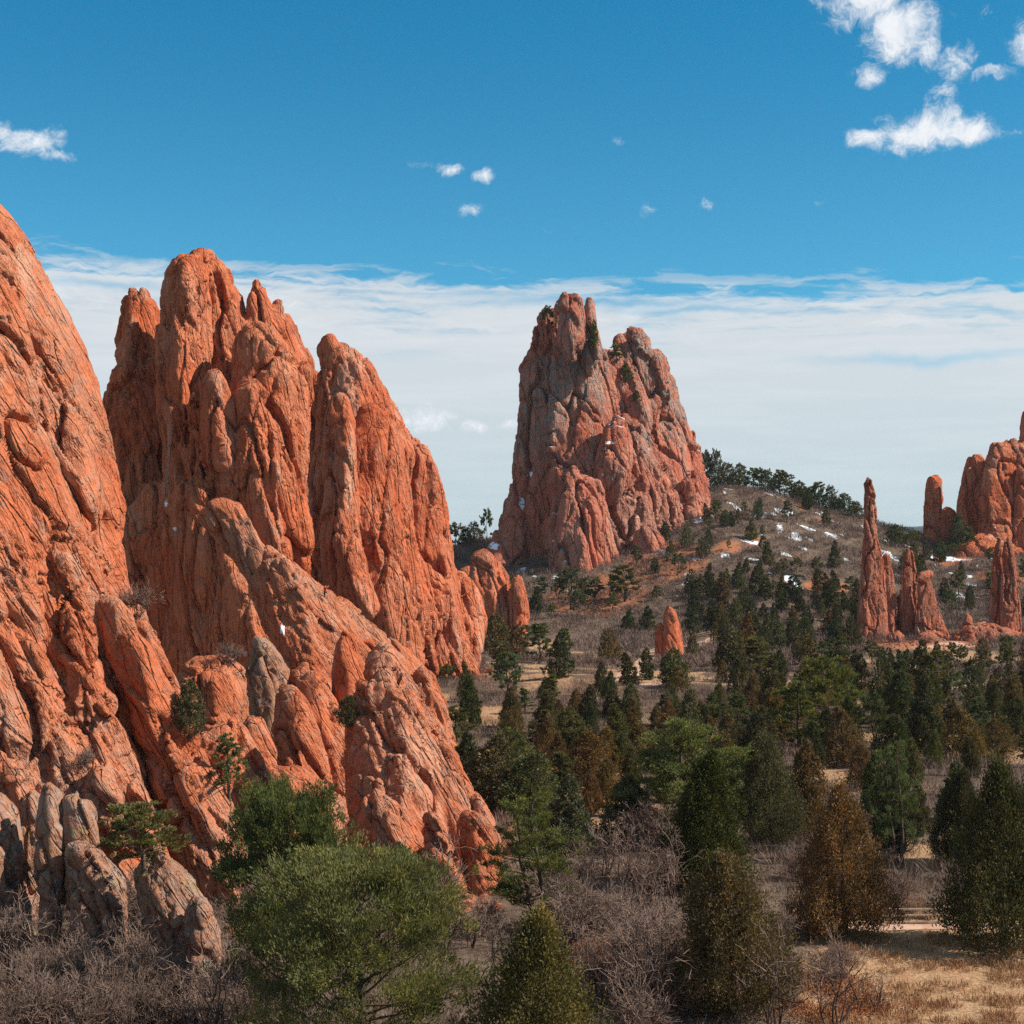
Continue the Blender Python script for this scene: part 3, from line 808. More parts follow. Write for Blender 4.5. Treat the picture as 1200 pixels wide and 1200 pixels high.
# the big grey and pink rock in the middle
greyrock = formation('rock_peak', 'massive grey and pink twin-peaked rock standing alone on the ridge', 'rock formation', [
    Fn([(560, 700), (576, 640), (592, 602), (603, 566), (607, 520), (610, 455), (613, 428), (622, 410), (628, 388), (634, 372), (641, 362), (648, 364), (652, 380), (664, 400), (672, 440), (670, 520), (668, 640), (672, 740), (565, 740)], 566, 9, -6, 8, (630, 560), 8, 2.0, .4, .22, 100),
    Fn([(636, 700), (646, 600), (648, 500), (647, 430), (650, 385), (656, 352), (660, 347), (668, 345), (674, 350), (680, 352), (684, 376), (694, 402), (704, 412), (712, 430), (720, 500), (724, 600), (735, 740), (640, 740)], 556, 12, 24, 10, (680, 560), 12, 2.2, .4, .22, 101),
    Fn([(684, 400), (687, 362), (690, 350), (694, 358), (697, 385), (704, 420), (690, 440)], 556, 4, 10, 4, (692, 390), 2, .8, .4, .5, 109),
    Fn([(654, 400), (656, 356), (661, 346), (667, 358), (672, 346), (679, 352), (682, 400), (668, 430)], 552, 5, 16, 6, (667, 380), 3, 1.2, .4, .5, 110),
    Fn([(700, 600), (706, 470), (714, 424), (722, 404), (728, 394), (735, 392), (740, 389), (748, 388), (755, 396), (758, 414), (768, 412), (776, 424), (784, 446), (792, 472), (806, 506), (815, 526), (818, 545), (824, 580), (798, 640), (720, 680)], 588, 10, 28, 10, (760, 530), 10, 2.8, .4, .25, 102),
    Fn([(728, 470), (732, 404), (740, 390), (749, 389), (756, 402), (760, 414), (770, 414), (776, 430), (780, 470), (750, 520)], 580, 7, 24, 8, (752, 440), 4, 2.4, .4, .35, 111),
    Fn([(690, 470), (698, 424), (708, 412), (718, 412), (728, 402), (736, 420), (736, 540), (696, 540)], 576, 6, 20, 8, (714, 460), 4, 1.8, .4, .5, 112),
    Fn([(708, 640), (712, 540), (720, 504), (730, 490), (744, 497), (760, 524), (776, 548), (796, 572), (808, 600), (800, 645), (786, 690), (730, 700)], 560, 11, 34, 14, (750, 600), 10, 1.8, .6, .5, 103),
    Fn([(630, 740), (646, 660), (660, 590), (666, 556), (672, 546), (678, 556), (688, 560), (700, 566), (710, 604), (722, 650), (738, 740)], 534, 8, 22, 6, (685, 640), 8, .9, .5, .4, 104),
    Fn([(702, 560), (712, 504), (722, 488), (732, 494), (738, 520), (736, 560), (716, 590)], 548, 7, 30, 8, (720, 540), 5, 1.4, .6, .5, 105),
    Fn([(792, 600), (800, 565), (814, 550), (822, 558), (830, 580), (834, 620), (820, 640), (795, 640)], 570, 6, 24, 14, (820, 590), 5, 1.4, .6, .5, 106),
    Fn([(735, 700), (742, 650), (752, 618), (766, 622), (784, 645), (792, 700)], 540, 7, 14, 10, (765, 660), 5, 1.2, .6, .5, 107),
    Fn([(540, 720), (566, 660), (590, 618), (604, 592), (616, 610), (612, 650), (602, 720)], 552, 8, -14, 30, (580, 660), 6, 1.0, .6, .5, 108),
], .5, GREY, bed=(.12, .05, -1), amp=1.45, cell=7.0, crack=.5, seed=9, stra=1.4, pits=.3, zmin=-2)

# the thin spires on the right
g = 'thin sandstone spires on the right of the valley'
for i, (poly, d, T, yaw, lab) in enumerate([
    ([(1002, 780), (1006, 720), (1012, 650), (1013, 600), (1014, 570), (1018, 560), (1022, 564), (1025, 590), (1028, 630), (1034, 660), (1038, 700), (1040, 780)], 440, 4.2, 36, 'tallest needle-thin red spire, rising from the junipers'),
    ([(1030, 780), (1033, 670), (1036, 650), (1042, 650), (1047, 672), (1049, 700), (1050, 780)], 444, 3.2, 20, 'short fissured spire touching the tallest needle on its right'),
    ([(1056, 780), (1057, 700), (1059, 660), (1064, 643), (1070, 647), (1073, 670), (1073, 780)], 446, 2.6, 26, 'square-topped column right of the tallest needle'),
    ([(1048, 780), (1050, 700), (1056, 690), (1060, 700), (1060, 780)], 449, 2.2, 10, 'low shaded column between the tallest needle and the square-topped column'),
    ([(1074, 780), (1076, 685), (1080, 671), (1087, 674), (1093, 690), (1100, 715), (1110, 742), (1112, 780)], 444, 2.6, 30, 'flared spire with a balanced slab on top'),
    ([(1158, 780), (1161, 700), (1164, 650), (1169, 626), (1173, 634), (1176, 680), (1178, 780)], 438, 3, 24, 'left half of the split red spire near the right edge'),
    ([(1173, 780), (1175, 660), (1178, 636), (1182, 628), (1187, 645), (1192, 680), (1195, 730), (1198, 780)], 436, 3.4, 34, 'right half of the split red spire near the right edge'),
]):
    formation('rock_spire', lab, 'rock spire', [Fn(poly, d, T * .5, yaw * .5, 2, None, 1.8, .35, .4, .4, 110 + i)], .25, SPIRE, g, bed=(.05, .05, -1), amp=.5, cell=3, crack=.7, seed=50 + i, stra=1.6)
formation('boulder', 'flat pale slab balanced on top of the flared spire', 'boulder', [Fn([(1074, 680), (1078, 671), (1090, 668), (1093, 674), (1084, 684)], 443, 1.8, 20, 10, None, 2, .3, .5, 1, 120)], .3, SPIRE, amp=.4, cell=3, seed=60)
g = 'boulders at the foot of the thin spires'
for i, (poly, d, T, yaw, lab) in enumerate([
    ([(1040, 770), (1043, 745), (1052, 740), (1060, 748), (1062, 770)], 432, 2.5, 10, 'small red boulder at the foot of the tallest needle'),
    ([(1070, 775), (1074, 748), (1086, 740), (1104, 738), (1110, 748), (1108, 775)], 430, 3.5, 20, 'big tan boulder lying below the flared spire'),
    ([(1056, 775), (1062, 758), (1074, 752), (1082, 762), (1084, 775)], 427, 2.5, 10, 'rusty boulder in front of the square-topped column'),
    ([(1112, 790), (1116, 748), (1130, 734), (1150, 730), (1180, 738), (1205, 745), (1205, 790)], 430, 5, 10, 'broad dark red rock platform under the split spire'),
    ([(1127, 745), (1129, 728), (1134, 718), (1138, 724), (1140, 745)], 433, 1.6, 10, 'little red rock standing on the platform left of the split spire'),
]):
    formation('boulder', lab, 'boulder', [Fn(poly, d, T, yaw, 10, None, 2.5, .5, .8, .8, 125 + i)], .35, SPIRE, g, amp=.6, cell=3.5, crack=.6, seed=70 + i)
g = 'red rocks on the rise at the right edge'
formation('rock_outcrop', 'thumb-shaped red rock alone on the skyline behind the tallest needle', 'rock', [
    Fn([(1083, 670), (1086, 615), (1087, 575), (1090, 560), (1096, 557), (1101, 563), (1101, 600), (1106, 670)], 600, 6, 30, 4, None, 5, .8, 1.2, .7, 140),
    Fn([(1098, 670), (1100, 604), (1107, 595), (1116, 600), (1118, 622), (1118, 670)], 598, 6, 30, 6, None, 5, .8, 1.2, .7, 141),
    Fn([(1070, 680), (1080, 640), (1092, 610), (1100, 640), (1104, 680)], 594, 6, 20, 12, None, 5, .8, 1.2, .7, 142)],
    .5, REDFAR, g, bed=(.1, .05, -1), amp=1.1, cell=6, seed=80)
formation('rock_outcrop', 'massive red rock wall with rounded towers on the right edge', 'rock', [
    Fn([(1124, 620), (1126, 580), (1130, 558), (1140, 534), (1147, 534), (1154, 548), (1156, 600), (1154, 660), (1128, 660)], 590, 7, 26, 6, None, 6, .9, 1.2, .7, 143),
    Fn([(1150, 640), (1154, 590), (1160, 540), (1166, 521), (1176, 523), (1186, 560), (1192, 600), (1196, 660), (1150, 660)], 582, 7, 34, 6, None, 6, .9, 1.2, .7, 144),
    Fn([(1176, 640), (1176, 540), (1184, 520), (1196, 522), (1215, 520), (1240, 540), (1262, 600), (1270, 660), (1180, 660)], 594, 11, 34, 8, None, 8, .9, 1.2, .7, 145),
    Fn([(1188, 650), (1190, 590), (1194, 552), (1204, 545), (1216, 570), (1222, 650)], 578, 6, 30, 6, None, 5, .8, 1.2, .7, 146),
    Fn([(1115, 680), (1125, 640), (1150, 625), (1180, 636), (1230, 640), (1260, 690)], 574, 7, 20, 25, None, 6, 1, 1.2, .7, 147)],
    .5, REDFAR, g, bed=(.15, .05, -1), amp=1.3, cell=7, seed=82, crack=.6)
formation('rock_spire', 'slim leaning red spire rising behind the rock wall at the right edge', 'rock spire', [
    Fn([(1194, 560), (1197, 500), (1200, 482), (1206, 478), (1212, 500), (1216, 560)], 604, 4, 20, 2, None, 3, .5, 1, .8, 150)], .5, REDFAR, g, amp=.8, cell=5, seed=84)
g = 'twin red pinnacle in the valley'
for i, (poly, yaw, lab) in enumerate([
    ([(766, 785), (768, 755), (770, 738), (774, 730), (779, 740), (780, 785)], 5, 'shorter shaded half of the small twin red pinnacle by the path'),
    ([(776, 785), (778, 735), (780, 716), (784, 711), (790, 716), (796, 735), (800, 755), (801, 785)], 28, 'taller sunlit half of the small twin red pinnacle by the path'),
]):
    formation('rock_spire', lab, 'rock spire', [Fn(poly, 376, 2.6, yaw, 4, None, 2.4, .3, .6, .7, 155 + i)], .26, REDFAR, g, amp=.5, cell=3, seed=90 + i)

# far forested hill on the horizon
mm, nn = new_mat('far_forest')
con = nn.n('ShaderNodeTexCoord').outputs['Object']
f1 = nn.noise(con, .011, 6, .7)
cc = nn.mix(nn.step(f1, .4, .6), (.026, .042, .040), (.065, .075, .055))
cc = nn.mix(nn.step(nn.noise(con, .006, 6, .72), .62, .68), cc, (.75, .8, .85))
finish(nn, cc, .95, None, .05)
gx, gy = np.meshgrid(np.linspace(-1500, 5200, 220), np.linspace(5200, 7600, 60))
P = np.stack([gx.ravel(), gy.ravel(), 0 * gx.ravel()], 1)
ridge = np.exp(-((gy - 6300) / 620) ** 2) * np.interp(gx, [-1500, 300, 1300, 1600, 1900, 2600, 5200], [0, 30, 100, 112, 112, 112, 70])
gz = ridge * (1 + .14 * fbm(P / 420, 5, 60).reshape(gx.shape)) - 3 + 5 * fbm(P / 60, 3, 61).reshape(gx.shape) * (ridge > 8)
ii, jj = np.meshgrid(np.arange(59), np.arange(219), indexing='ij')
q = np.stack([ii * 220 + jj, ii * 220 + jj + 1, (ii + 1) * 220 + jj + 1, (ii + 1) * 220 + jj], -1).reshape(-1, 4)
tag(obj('hills', mesh_np('hills', np.stack([gx.ravel(), gy.ravel(), gz.ravel()], 1), q, [mm])), kind='structure')

# ------------------------------------------------------------------ plants: materials
def leaf_mat(name, spread=.55, trans=.28, brown=(1.5, .95, .5)):
    m, n = new_mat(name)
    oi = n.n('ShaderNodeObjectInfo')
    t = n.n('ShaderNodeAttribute', attribute_name='tint').outputs['Fac']
    c = oi.outputs['Color']
    f = n.m('ADD', 1.0 - spread, n.m('MULTIPLY', t, 2 * spread))
    col = n.mix(1.0, c, n.comb(f, f, f), 'MULTIPLY')
    col = n.mix(n.step(t, .62, 1.0), col, n.mix(1.0, col, brown, 'MULTIPLY'))
    d = n.n('ShaderNodeBsdfDiffuse'); n.put(d.inputs[0], col)
    tr = n.n('ShaderNodeBsdfTranslucent'); n.put(tr.inputs[0], n.mix(1.0, col, (1.12, 1.08, .5), 'MULTIPLY'))
    mx = n.n('ShaderNodeMixShader'); mx.inputs[0].default_value = trans
    n.put(mx.inputs[1], d.outputs[0]); n.put(mx.inputs[2], tr.outputs[0])
    o = n.n('ShaderNodeOutputMaterial'); n.put(o.inputs[0], mx.outputs[0])
    return m


def bark_mat(name, a, b, sc=6.0):
    m, n = new_mat(name)
    co = n.n('ShaderNodeTexCoord').outputs['Object']
    c = n.mix(n.step(n.noise(co, sc, 4, .65), .35, .65), a, b)
    finish(n, c, .95, None, .05)
    return m


def tint_mat(name, a, b):
    m, n = new_mat(name)
    t = n.n('ShaderNodeAttribute', attribute_name='tint').outputs['Fac']
    d = n.n('ShaderNodeBsdfDiffuse'); n.put(d.inputs[0], n.mix(t, a, b))
    o = n.n('ShaderNodeOutputMaterial'); n.put(o.inputs[0], d.outputs[0])
    return m


LEAF = leaf_mat('juniper_foliage', .6, .22)
NEEDLE = leaf_mat('pine_needles', .7, .32, (1.25, 1.0, .6))
BARK = bark_mat('bark', (.075, .05, .036), (.15, .105, .075))
TWIG = tint_mat('bare_twigs', (.06, .038, .030), (.36, .245, .19))
RUST = tint_mat('russet_leaves', (.20, .065, .03), (.42, .16, .07))
STRAW = tint_mat('dry_grass', (.30, .145, .070), (.62, .41, .22))

# ------------------------------------------------------------------ plants: geometry
def unit(v):
    return v / (np.linalg.norm(v, axis=-1, keepdims=True) + 1e-9)


def leaf_quads(P, D, L, Wd, r):
    """kite-shaped leaves at P pointing along D"""
    n = len(P)
    side = unit(np.cross(D, unit(r.normal(size=(n, 3)))))
    L = np.asarray(L)[:, None] if np.ndim(L) else L
    Wd = np.asarray(Wd)[:, None] if np.ndim(Wd) else Wd
    V = np.stack([P, P + D * L * .55 + side * Wd, P + D * L, P + D * L * .55 - side * Wd], 1).reshape(-1, 3)
    Q = np.arange(4 * n).reshape(-1, 4)
    return V, Q


def clump_leaves(cent, out, n, spread, L, Wd, r, a_out=.6, a_up=.5, a_rnd=.7, flat=1.0, tint=None):
    K = len(cent)
    spread = np.broadcast_to(spread, (K,)) if np.ndim(spread) else np.full(K, spread)
    g = r.normal(size=(K, n, 3)) * .55
    g[:, :, 2] *= flat
    P = (cent[:, None] + g * spread[:, None, None]).reshape(-1, 3)
    D = unit(out[:, None] * a_out + np.array([0, 0, a_up]) + r.normal(size=(K, n, 3)) * a_rnd).reshape(-1, 3)
    Ls = L * r.uniform(.6, 1.3, len(P))
    V, Q = leaf_quads(P, D, Ls, Wd * r.uniform(.7, 1.2, len(P)), r)
    ct = r.random(K) if tint is None else tint
    t = np.clip(np.repeat(ct, n) * .7 + r.random(len(P)) * .3, 0, 1)
    return V, Q, np.repeat(t, 4)


def tubes(lines, sides=5):
    """lines: list of (points (n,3), radii (n,))"""
    Vs, Fs, o = [], [], 0
    for pts, rad in lines:
        pts = np.asarray(pts, float); rad = np.asarray(rad, float)
        t = unit(np.gradient(pts, axis=0))
        ref = np.array([.31, .77, .55]) if abs(t[0] @ np.array([.31, .77, .55])) < .93 else np.array([.9, -.3, .1])
        a = unit(np.cross(t, ref)); b = np.cross(t, a)
        an = np.arange(sides) / sides * 2 * math.pi
        ring = pts[:, None] + rad[:, None, None] * (np.cos(an)[None, :, None] * a[:, None] + np.sin(an)[None, :, None] * b[:, None])
        n = len(pts)
        Vs.append(ring.reshape(-1, 3))
        i, j = np.meshgrid(np.arange(n - 1), np.arange(sides), indexing='ij')
        j2 = (j + 1) % sides
        Fs.append(np.stack([o + i * sides + j, o + i * sides + j2, o + (i + 1) * sides + j2, o + (i + 1) * sides + j], -1).reshape(-1, 4))
        o += n * sides
    return np.concatenate(Vs), np.concatenate(Fs)


def bend(p0, d, L, n, r, curl=.25, up=0.0):
    """a wandering twig: points from p0 along d"""
    pts = [np.array(p0, float)]
    d = unit(np.array(d, float))
    for i in range(n):
        d = unit(d + r.normal(size=3) * curl + np.array([0, 0, up]))
        pts.append(pts[-1] + d * L / n)
    return np.array(pts), d


def juniper(seed, h=8.0, rmax=2.4, form='cone', nc=700, nl=34, L=.22, Wd=.055, low=.04, gaps=.25):
    """trunk lines, crown leaves of a dense pointed juniper"""
    r = rng(seed)
    t = r.random(nc * 2)
    def prof(t):
        if form == 'cone':
            return np.minimum(1, ((t - low) / .16 + .45)) * np.clip(1 - t, 0, 1) ** .72 * 1.08
        if form == 'column':
            return np.minimum(1, ((t - low) / .2 + .55)) * np.clip(1 - t ** 2.4, 0, 1) ** .75
        return np.minimum(1, ((t - low) / .25 + .35)) * np.clip(1 - t ** 1.7, 0, 1) ** .62
    keep = r.random(nc * 2) < prof(t) * .9 + .12
    t = t[keep & (t > low)][:nc]
    nc = len(t)
    an = r.random(nc) * 2 * math.pi
    lob = 1 + .42 * pnoise(np.stack([np.cos(an) * 1.6, np.sin(an) * 1.6, t * 4.5], 1), seed) + .22 * pnoise(np.stack([np.cos(an) * 4, np.sin(an) * 4, t * 12], 1), seed + 1)
    inner = r.random(nc) < .3
    rr = np.where(inner, r.uniform(.25, .8, nc), r.uniform(.8, 1.1, nc))
    rr = np.where(r.random(nc) < .07, r.uniform(1.1, 1.32, nc), rr)
    R = rmax * prof(t) * lob
    c = np.stack([np.cos(an) * R * rr, np.sin(an) * R * rr, t * h], 1)
    lean = r.normal(size=2) * .04 * h
    c[:, :2] += (t ** 1.5)[:, None] * lean
    gap = pnoise(c / (rmax * .5), seed + 9) > gaps * 1.6
    hold = ~(gap & (r.random(nc) < .8))
    c, an, t = c[hold], an[hold], t[hold]
    out = np.stack([np.cos(an), np.sin(an), np.full(len(an), .35)], 1)
    tint = np.clip(.45 + .55 * pnoise(c / (rmax * .33), seed + 4) + r.normal(size=len(c)) * .14, 0, 1)
    sp = rmax * r.uniform(.085, .165, len(c)) * (1.15 - .5 * t)
    V, Q, T = clump_leaves(c, out, nl, sp, L, Wd, r, .5, .9, .55, 2.0, tint)
    lines = []
    k = 7
    zt = np.linspace(-.4, h * .9, k)
    tp = np.stack([lean[0] * np.clip(zt / h, 0, 1) ** 1.5, lean[1] * np.clip(zt / h, 0, 1) ** 1.5, zt], 1)
    lines.append((tp, np.linspace(.032 * h, .005 * h, k)))
    for i in range(16):
        tt = r.uniform(low + .02, .8)
        a = r.random() * 6.28
        p0 = np.array([np.interp(tt * h, zt, tp[:, 0]), np.interp(tt * h, zt, tp[:, 1]), tt * h])
        pts, _ = bend(p0, (math.cos(a), math.sin(a), .5), rmax * float(prof(np.array([tt]))[0]) * .95, 4, r, .18, .1)
        lines.append((pts, np.linspace(.009 * h, .002 * h, 5)))
    return lines, V, Q, T


def pine(seed, h=9.0, rmax=3.2, form='round', nb=46, tuft=9, nl=46, L=.26, Wd=.022, low=.18, flat=.6, stems=1):
    """limbs carrying tufts of needles, with gaps between them"""
    r = rng(seed)
    lines, C_, O_, Tn = [], [], [], []
    for s in range(stems):
        off = np.array([0, 0]) if stems == 1 else r.normal(size=2) * rmax * .32
        k = 8
        zt = np.linspace(-.4, h * (.93 if s == 0 else r.uniform(.75, .9)), k)
        wob = np.cumsum(r.normal(size=(k, 2)) * .012 * h, 0)
        tp = np.concatenate([off * np.linspace(.25, 1, k)[:, None] + wob, zt[:, None]], 1)
        lines.append((tp, np.linspace(.026 * h, .004 * h, k)))
        H = zt[-1]
        for b in range(nb // stems):
            t = low + (1 - low) * ((b + r.random()) / (nb // stems)) ** .9
            if form == 'round':
                pr = math.sqrt(max(0, 1 - ((t - .48) / .56) ** 2))
            elif form == 'tall':
                pr = min(1, (t - low) / .15 + .5) * (1 - t) ** .6 + .06
            else:
                pr = r.uniform(.4, 1.08) * min(1, (1.06 - t) / .5) ** .6
            a = b * 2.399 + r.normal() * .4
            p0 = np.array([np.interp(t * H, zt, tp[:, 0]), np.interp(t * H, zt, tp[:, 1]), t * H * (.86 if form == 'round' else .97)])
            ln = rmax * pr * (r.uniform(.84, 1.03) if form == 'round' else r.uniform(.7, 1.08)) + .25
            el = .55 * (t - .35) + (.25 if form == 'round' else .05)
            pts, d = bend(p0, (math.cos(a), math.sin(a), el), ln, 5, r, .16, .10)
            lines.append((pts, np.linspace(.0075 * h * (1.1 - t) + .008, .006, 6)))
            m = max(3, int(tuft * (.4 + pr)))
            for q in range(m):
                f = r.uniform(.5, 1.03) if form == 'round' else r.uniform(.35, 1.03)
                x = f * 5
                i0 = min(int(x), 4)
                p = pts[i0] + (pts[min(i0 + 1, 5)] - pts[i0]) * (x - i0)
                sd_ = r.normal(size=3) * ln * .14
                sd_[2] = abs(sd_[2]) * .7
                C_.append(p + sd_)
                O_.append(unit(d + sd_ * .6 + np.array([0, 0, .35])))
                Tn.append(np.clip(.35 + .3 * f + r.normal() * .16, 0, 1))
                if q % 2 == 0:
                    lines.append((np.array([p, (p + p + sd_) / 2 + [0, 0, -.02], p + sd_]), np.array([.008, .006, .004]) * h / 8))
    c, o, Tn = np.array(C_), np.array(O_), np.array(Tn)
    hold = (pnoise(c / (rmax * .42), seed + 3) < (.20 if form == 'round' else .16)) | (r.random(len(c)) < .12)
    c, o, Tn = c[hold], o[hold], Tn[hold]
    Tn = np.clip(Tn + .35 * pnoise(c / (rmax * .22), seed + 6), 0, 1)
    V, Q, T = clump_leaves(c, o, nl, rmax * .075 * r.uniform(.7, 1.3, len(c)), L, Wd, r, 1.1, .3, .5, flat, Tn)
    return lines, V, Q, T


def bare(seed, h=3.2, spread=1.7, stems=7, lvl=4, kids=4, thick=.035, droop=0.0):
    """bare deciduous shrub: (stem lines, twig lines)"""
    r = rng(seed)
    big, small = [], []
    def grow(p, d, L, rad, l):
        pts, e = bend(p, d, L, 4 if l < 2 else 3, r, .2 if l else .14, .05 - droop * l)
        n = len(pts)
        (big if l < 2 else small).append((pts, np.linspace(rad, rad * .55, n)))
        if l >= lvl:
            return
        k = kids + (1 if r.random() < .4 else 0)
        for i in range(k):
            f = r.uniform(.35, 1.0) if i else 1.0
            x = f * (n - 1); i0 = min(int(x), n - 2)
            q = pts[i0] + (pts[i0 + 1] - pts[i0]) * (x - i0)
            nd = unit(unit(pts[i0 + 1] - pts[i0]) + r.normal(size=3) * .62 + np.array([0, 0, .12]))
            grow(q, nd, L * r.uniform(.5, .8), max(rad * .56, .012), l + 1)
    for s in range(stems):
        a = r.random() * 6.28
        tl = r.uniform(.15, .95) * spread / h * 1.3
        grow(np.array([math.cos(a) * .15, math.sin(a) * .15, -.15]), (math.cos(a) * tl, math.sin(a) * tl, 1), h * r.uniform(.38, .52), thick * r.uniform(.6, 1.2), 0)
    return big, small


def line_mesh(name, lines, sides, mat, r, lo=0., hi=1.):
    V, Q = tubes(lines, sides)
    t = np.concatenate([np.full(len(p) * sides, r.uniform(lo, hi)) for p, _ in lines])
    return mesh_np(name, V, [Q], [mat], True, None, {'tint': t})


# ------------------------------------------------------------------ plants: kinds (each built once, then copied)
PROTO = {}


def proto_tree(key, lines, V, Q, T, lmat, single=False, sides=6):
    h = V[:, 2].max()
    rad = np.percentile(np.hypot(V[:, 0], V[:, 1]), 93)
    if single:
        tv, tq = tubes(lines[:6], 4)
        Vv = np.concatenate([V, tv]); o = len(V)
        me = mesh_np('tree', Vv, [np.concatenate([Q, tq + o])], [lmat, BARK], False,
                     np.concatenate([np.zeros(len(Q)), np.ones(len(tq))]), {'tint': np.concatenate([T, np.full(len(tv), .4)])})
        PROTO[key] = (None, me, h, rad)
    else:
        tv, tq = tubes(lines, sides)
        PROTO[key] = (mesh_np('trunk', tv, [tq], [BARK]), mesh_np('crown', V, [Q], [lmat], False, None, {'tint': T}), h, rad)


for i, (fm, rm, gp) in enumerate((('cone', 2.7, .3), ('egg', 2.5, .25), ('cone', 2.2, .35), ('cone', 2.9, .3))):
    proto_tree(('jn', i), *juniper(100 + i, 8, rm, fm, 1000, 42, .17, .036, .05, gp), LEAF)
for i, (fm, rm) in enumerate((('cone', 2.2), ('egg', 2.0), ('cone', 1.7), ('column', 1.5), ('egg', 2.4), ('cone', 2.6))):
    proto_tree(('jm', i), *juniper(120 + i, 8, rm, fm, 420, 24, .28, .065, .04, .35), LEAF)
for i, (fm, rm) in enumerate((('cone', 2.0), ('egg', 2.0), ('cone', 1.6), ('column', 1.4), ('egg', 2.5))):
    proto_tree(('jf', i), *juniper(140 + i, 8, rm, fm, 210, 16, .42, .11, .02, .4), LEAF, True)
proto_tree(('pn', 0), *pine(201, 8.5, 4.6, 'round', 80, 17, 60, .19, .026, .14, .9), NEEDLE)        # wide pinyon
proto_tree(('pn', 1), *pine(202, 9.5, 4.0, 'round', 74, 16, 58, .19, .027, .12, .8), NEEDLE)
proto_tree(('pn', 2), *pine(203, 9.5, 3.3, 'tall', 54, 11, 46, .20, .028, .12, .7, 2), NEEDLE)     # two-stemmed pine
proto_tree(('pn', 3), *pine(204, 11, 5.0, 'plate', 52, 13, 60, .28, .04, .15, .6), NEEDLE)        # ponderosa with flat plates
for i, (fm, rm, fl) in enumerate((('round', 3.0, .7), ('tall', 2.5, .6), ('tall', 2.7, .55), ('tall', 2.0, .6))):
    proto_tree(('pm', i), *pine(220 + i, 9, rm, fm, 40, 8, 34, .38, .05, .15, fl), NEEDLE)
for i, (fm, rm, fl) in enumerate((('round', 3.0, .6), ('plate', 2.6, .5), ('tall', 2.2, .6))):
    proto_tree(('pf', i), *pine(240 + i, 8, rm, fm, 26, 6, 18, .55, .11, .2, fl), NEEDLE, True)
SHRUB = {}
for i in range(6):
    b_, s_ = bare(300 + i, (3.2, 2.6, 3.8, 2.9, 2.2, 3.4)[i], (1.8, 1.9, 1.7, 2.0, 1.5, 1.4)[i], (7, 8, 6, 9, 8, 6)[i], (4, 3, 4, 3, 3, 4)[i], (2, 4, 2, 4, 4, 3)[i], (.05, .042, .06, .042, .036, .055)[i])
    SHRUB[i] = (line_mesh('stems', b_, 4, TWIG, rng(i), .0, .45), line_mesh('twigs', s_, 3, TWIG, rng(i + 50), .1, 1.0))

JDARK, JOLIVE, JBROWN, JRUST = (.088, .090, .042, 1), (.135, .124, .055, 1), (.175, .124, .056, 1), (.205, .128, .056, 1)
PGREEN, PLIGHT, PBLUE = (.118, .124, .050, 1), (.152, .158, .062, 1), (.112, .116, .064, 1)
CNAME = {JDARK: 'dark green', JOLIVE: 'olive green', JBROWN: 'brownish', JRUST: 'rusty brown', PGREEN: 'green', PLIGHT: 'light green', PBLUE: 'dull blue-green'}
TREES = []


def plant_tree(key, loc, h, wid, col, label=None, cat='tree', rot=None, name=None):
    tr, cr, ph, prd = PROTO[key]
    r = random.Random(len(TREES) * 7 + 3)
    pine_ = key[0].startswith('p')
    nm = name or ('pine_tree' if pine_ else 'juniper_tree')
    s = h / ph; sx = wid / 2 / prd
    col = tuple(c * r.uniform(.88, 1.14) for c in col[:3]) + (1,)
    rz = r.random() * 6.28 if rot is None else rot
    if tr is None:
        o = obj(nm, cr, None, loc); o.color = col
    else:
        o = obj(nm, None, None, loc)
        obj('trunk', tr, o)
        c = obj('crown', cr, o); c.color = col
    o.scale = (sx, sx, s)
    o.rotation_euler = (0, 0, rz)
    TREES.append(o)
    if label:
        tag(o, label, cat)
    return o

# ------------------------------------------------------------------ where the plants stand
dg = bpy.context.evaluated_depsgraph_get()
dg.update()


def look(px, py):
    """the first surface along the ray through a point of the photograph"""
    d = Vector(((px - 600.0) / F, 1.0, (HY - py) / F)).normalized()
    ok, p, nrm, _, ob, _ = S.ray_cast(dg, Vector((0, 0, CZ)), d)
    return (np.array(p), np.array(nrm), ob) if ok else None


def on_ground(p, margin=0.0):
    for dx, dy in ((0, 0), (margin, 0), (-margin, 0), (0, margin), (0, -margin)):
        ok, q, _, _, ob, _ = S.ray_cast(dg, Vector((p[0] + dx, p[1] + dy, 300)), Vector((0, 0, -1)))
        if not ok or ob.name.split('.')[0] not in ('ground', 'path'):
            return False
    return True


# the paths: thin ribbons lying on the ground
pm_, pn_ = new_mat('path_dirt')
pc_ = pn_.n('ShaderNodeTexCoord').outputs['Object']
pcol = pn_.mix(pn_.step(pn_.noise(pc_, .8, 5, .65), .35, .65), (.46, .27, .185), (.60, .40, .29))
finish(pn_, pcol, .95, None, .05)


def world_line(pix):
    P = np.array([ground_hit(*p) for p in pix])[:, :2]
    L = np.concatenate([[0], np.cumsum(np.linalg.norm(np.diff(P, axis=0), axis=1))])
    t = np.linspace(0, L[-1], max(12, int(L[-1] / 1.5)))
    return np.stack([np.interp(t, L, P[:, 0]), np.interp(t, L, P[:, 1])], 1)


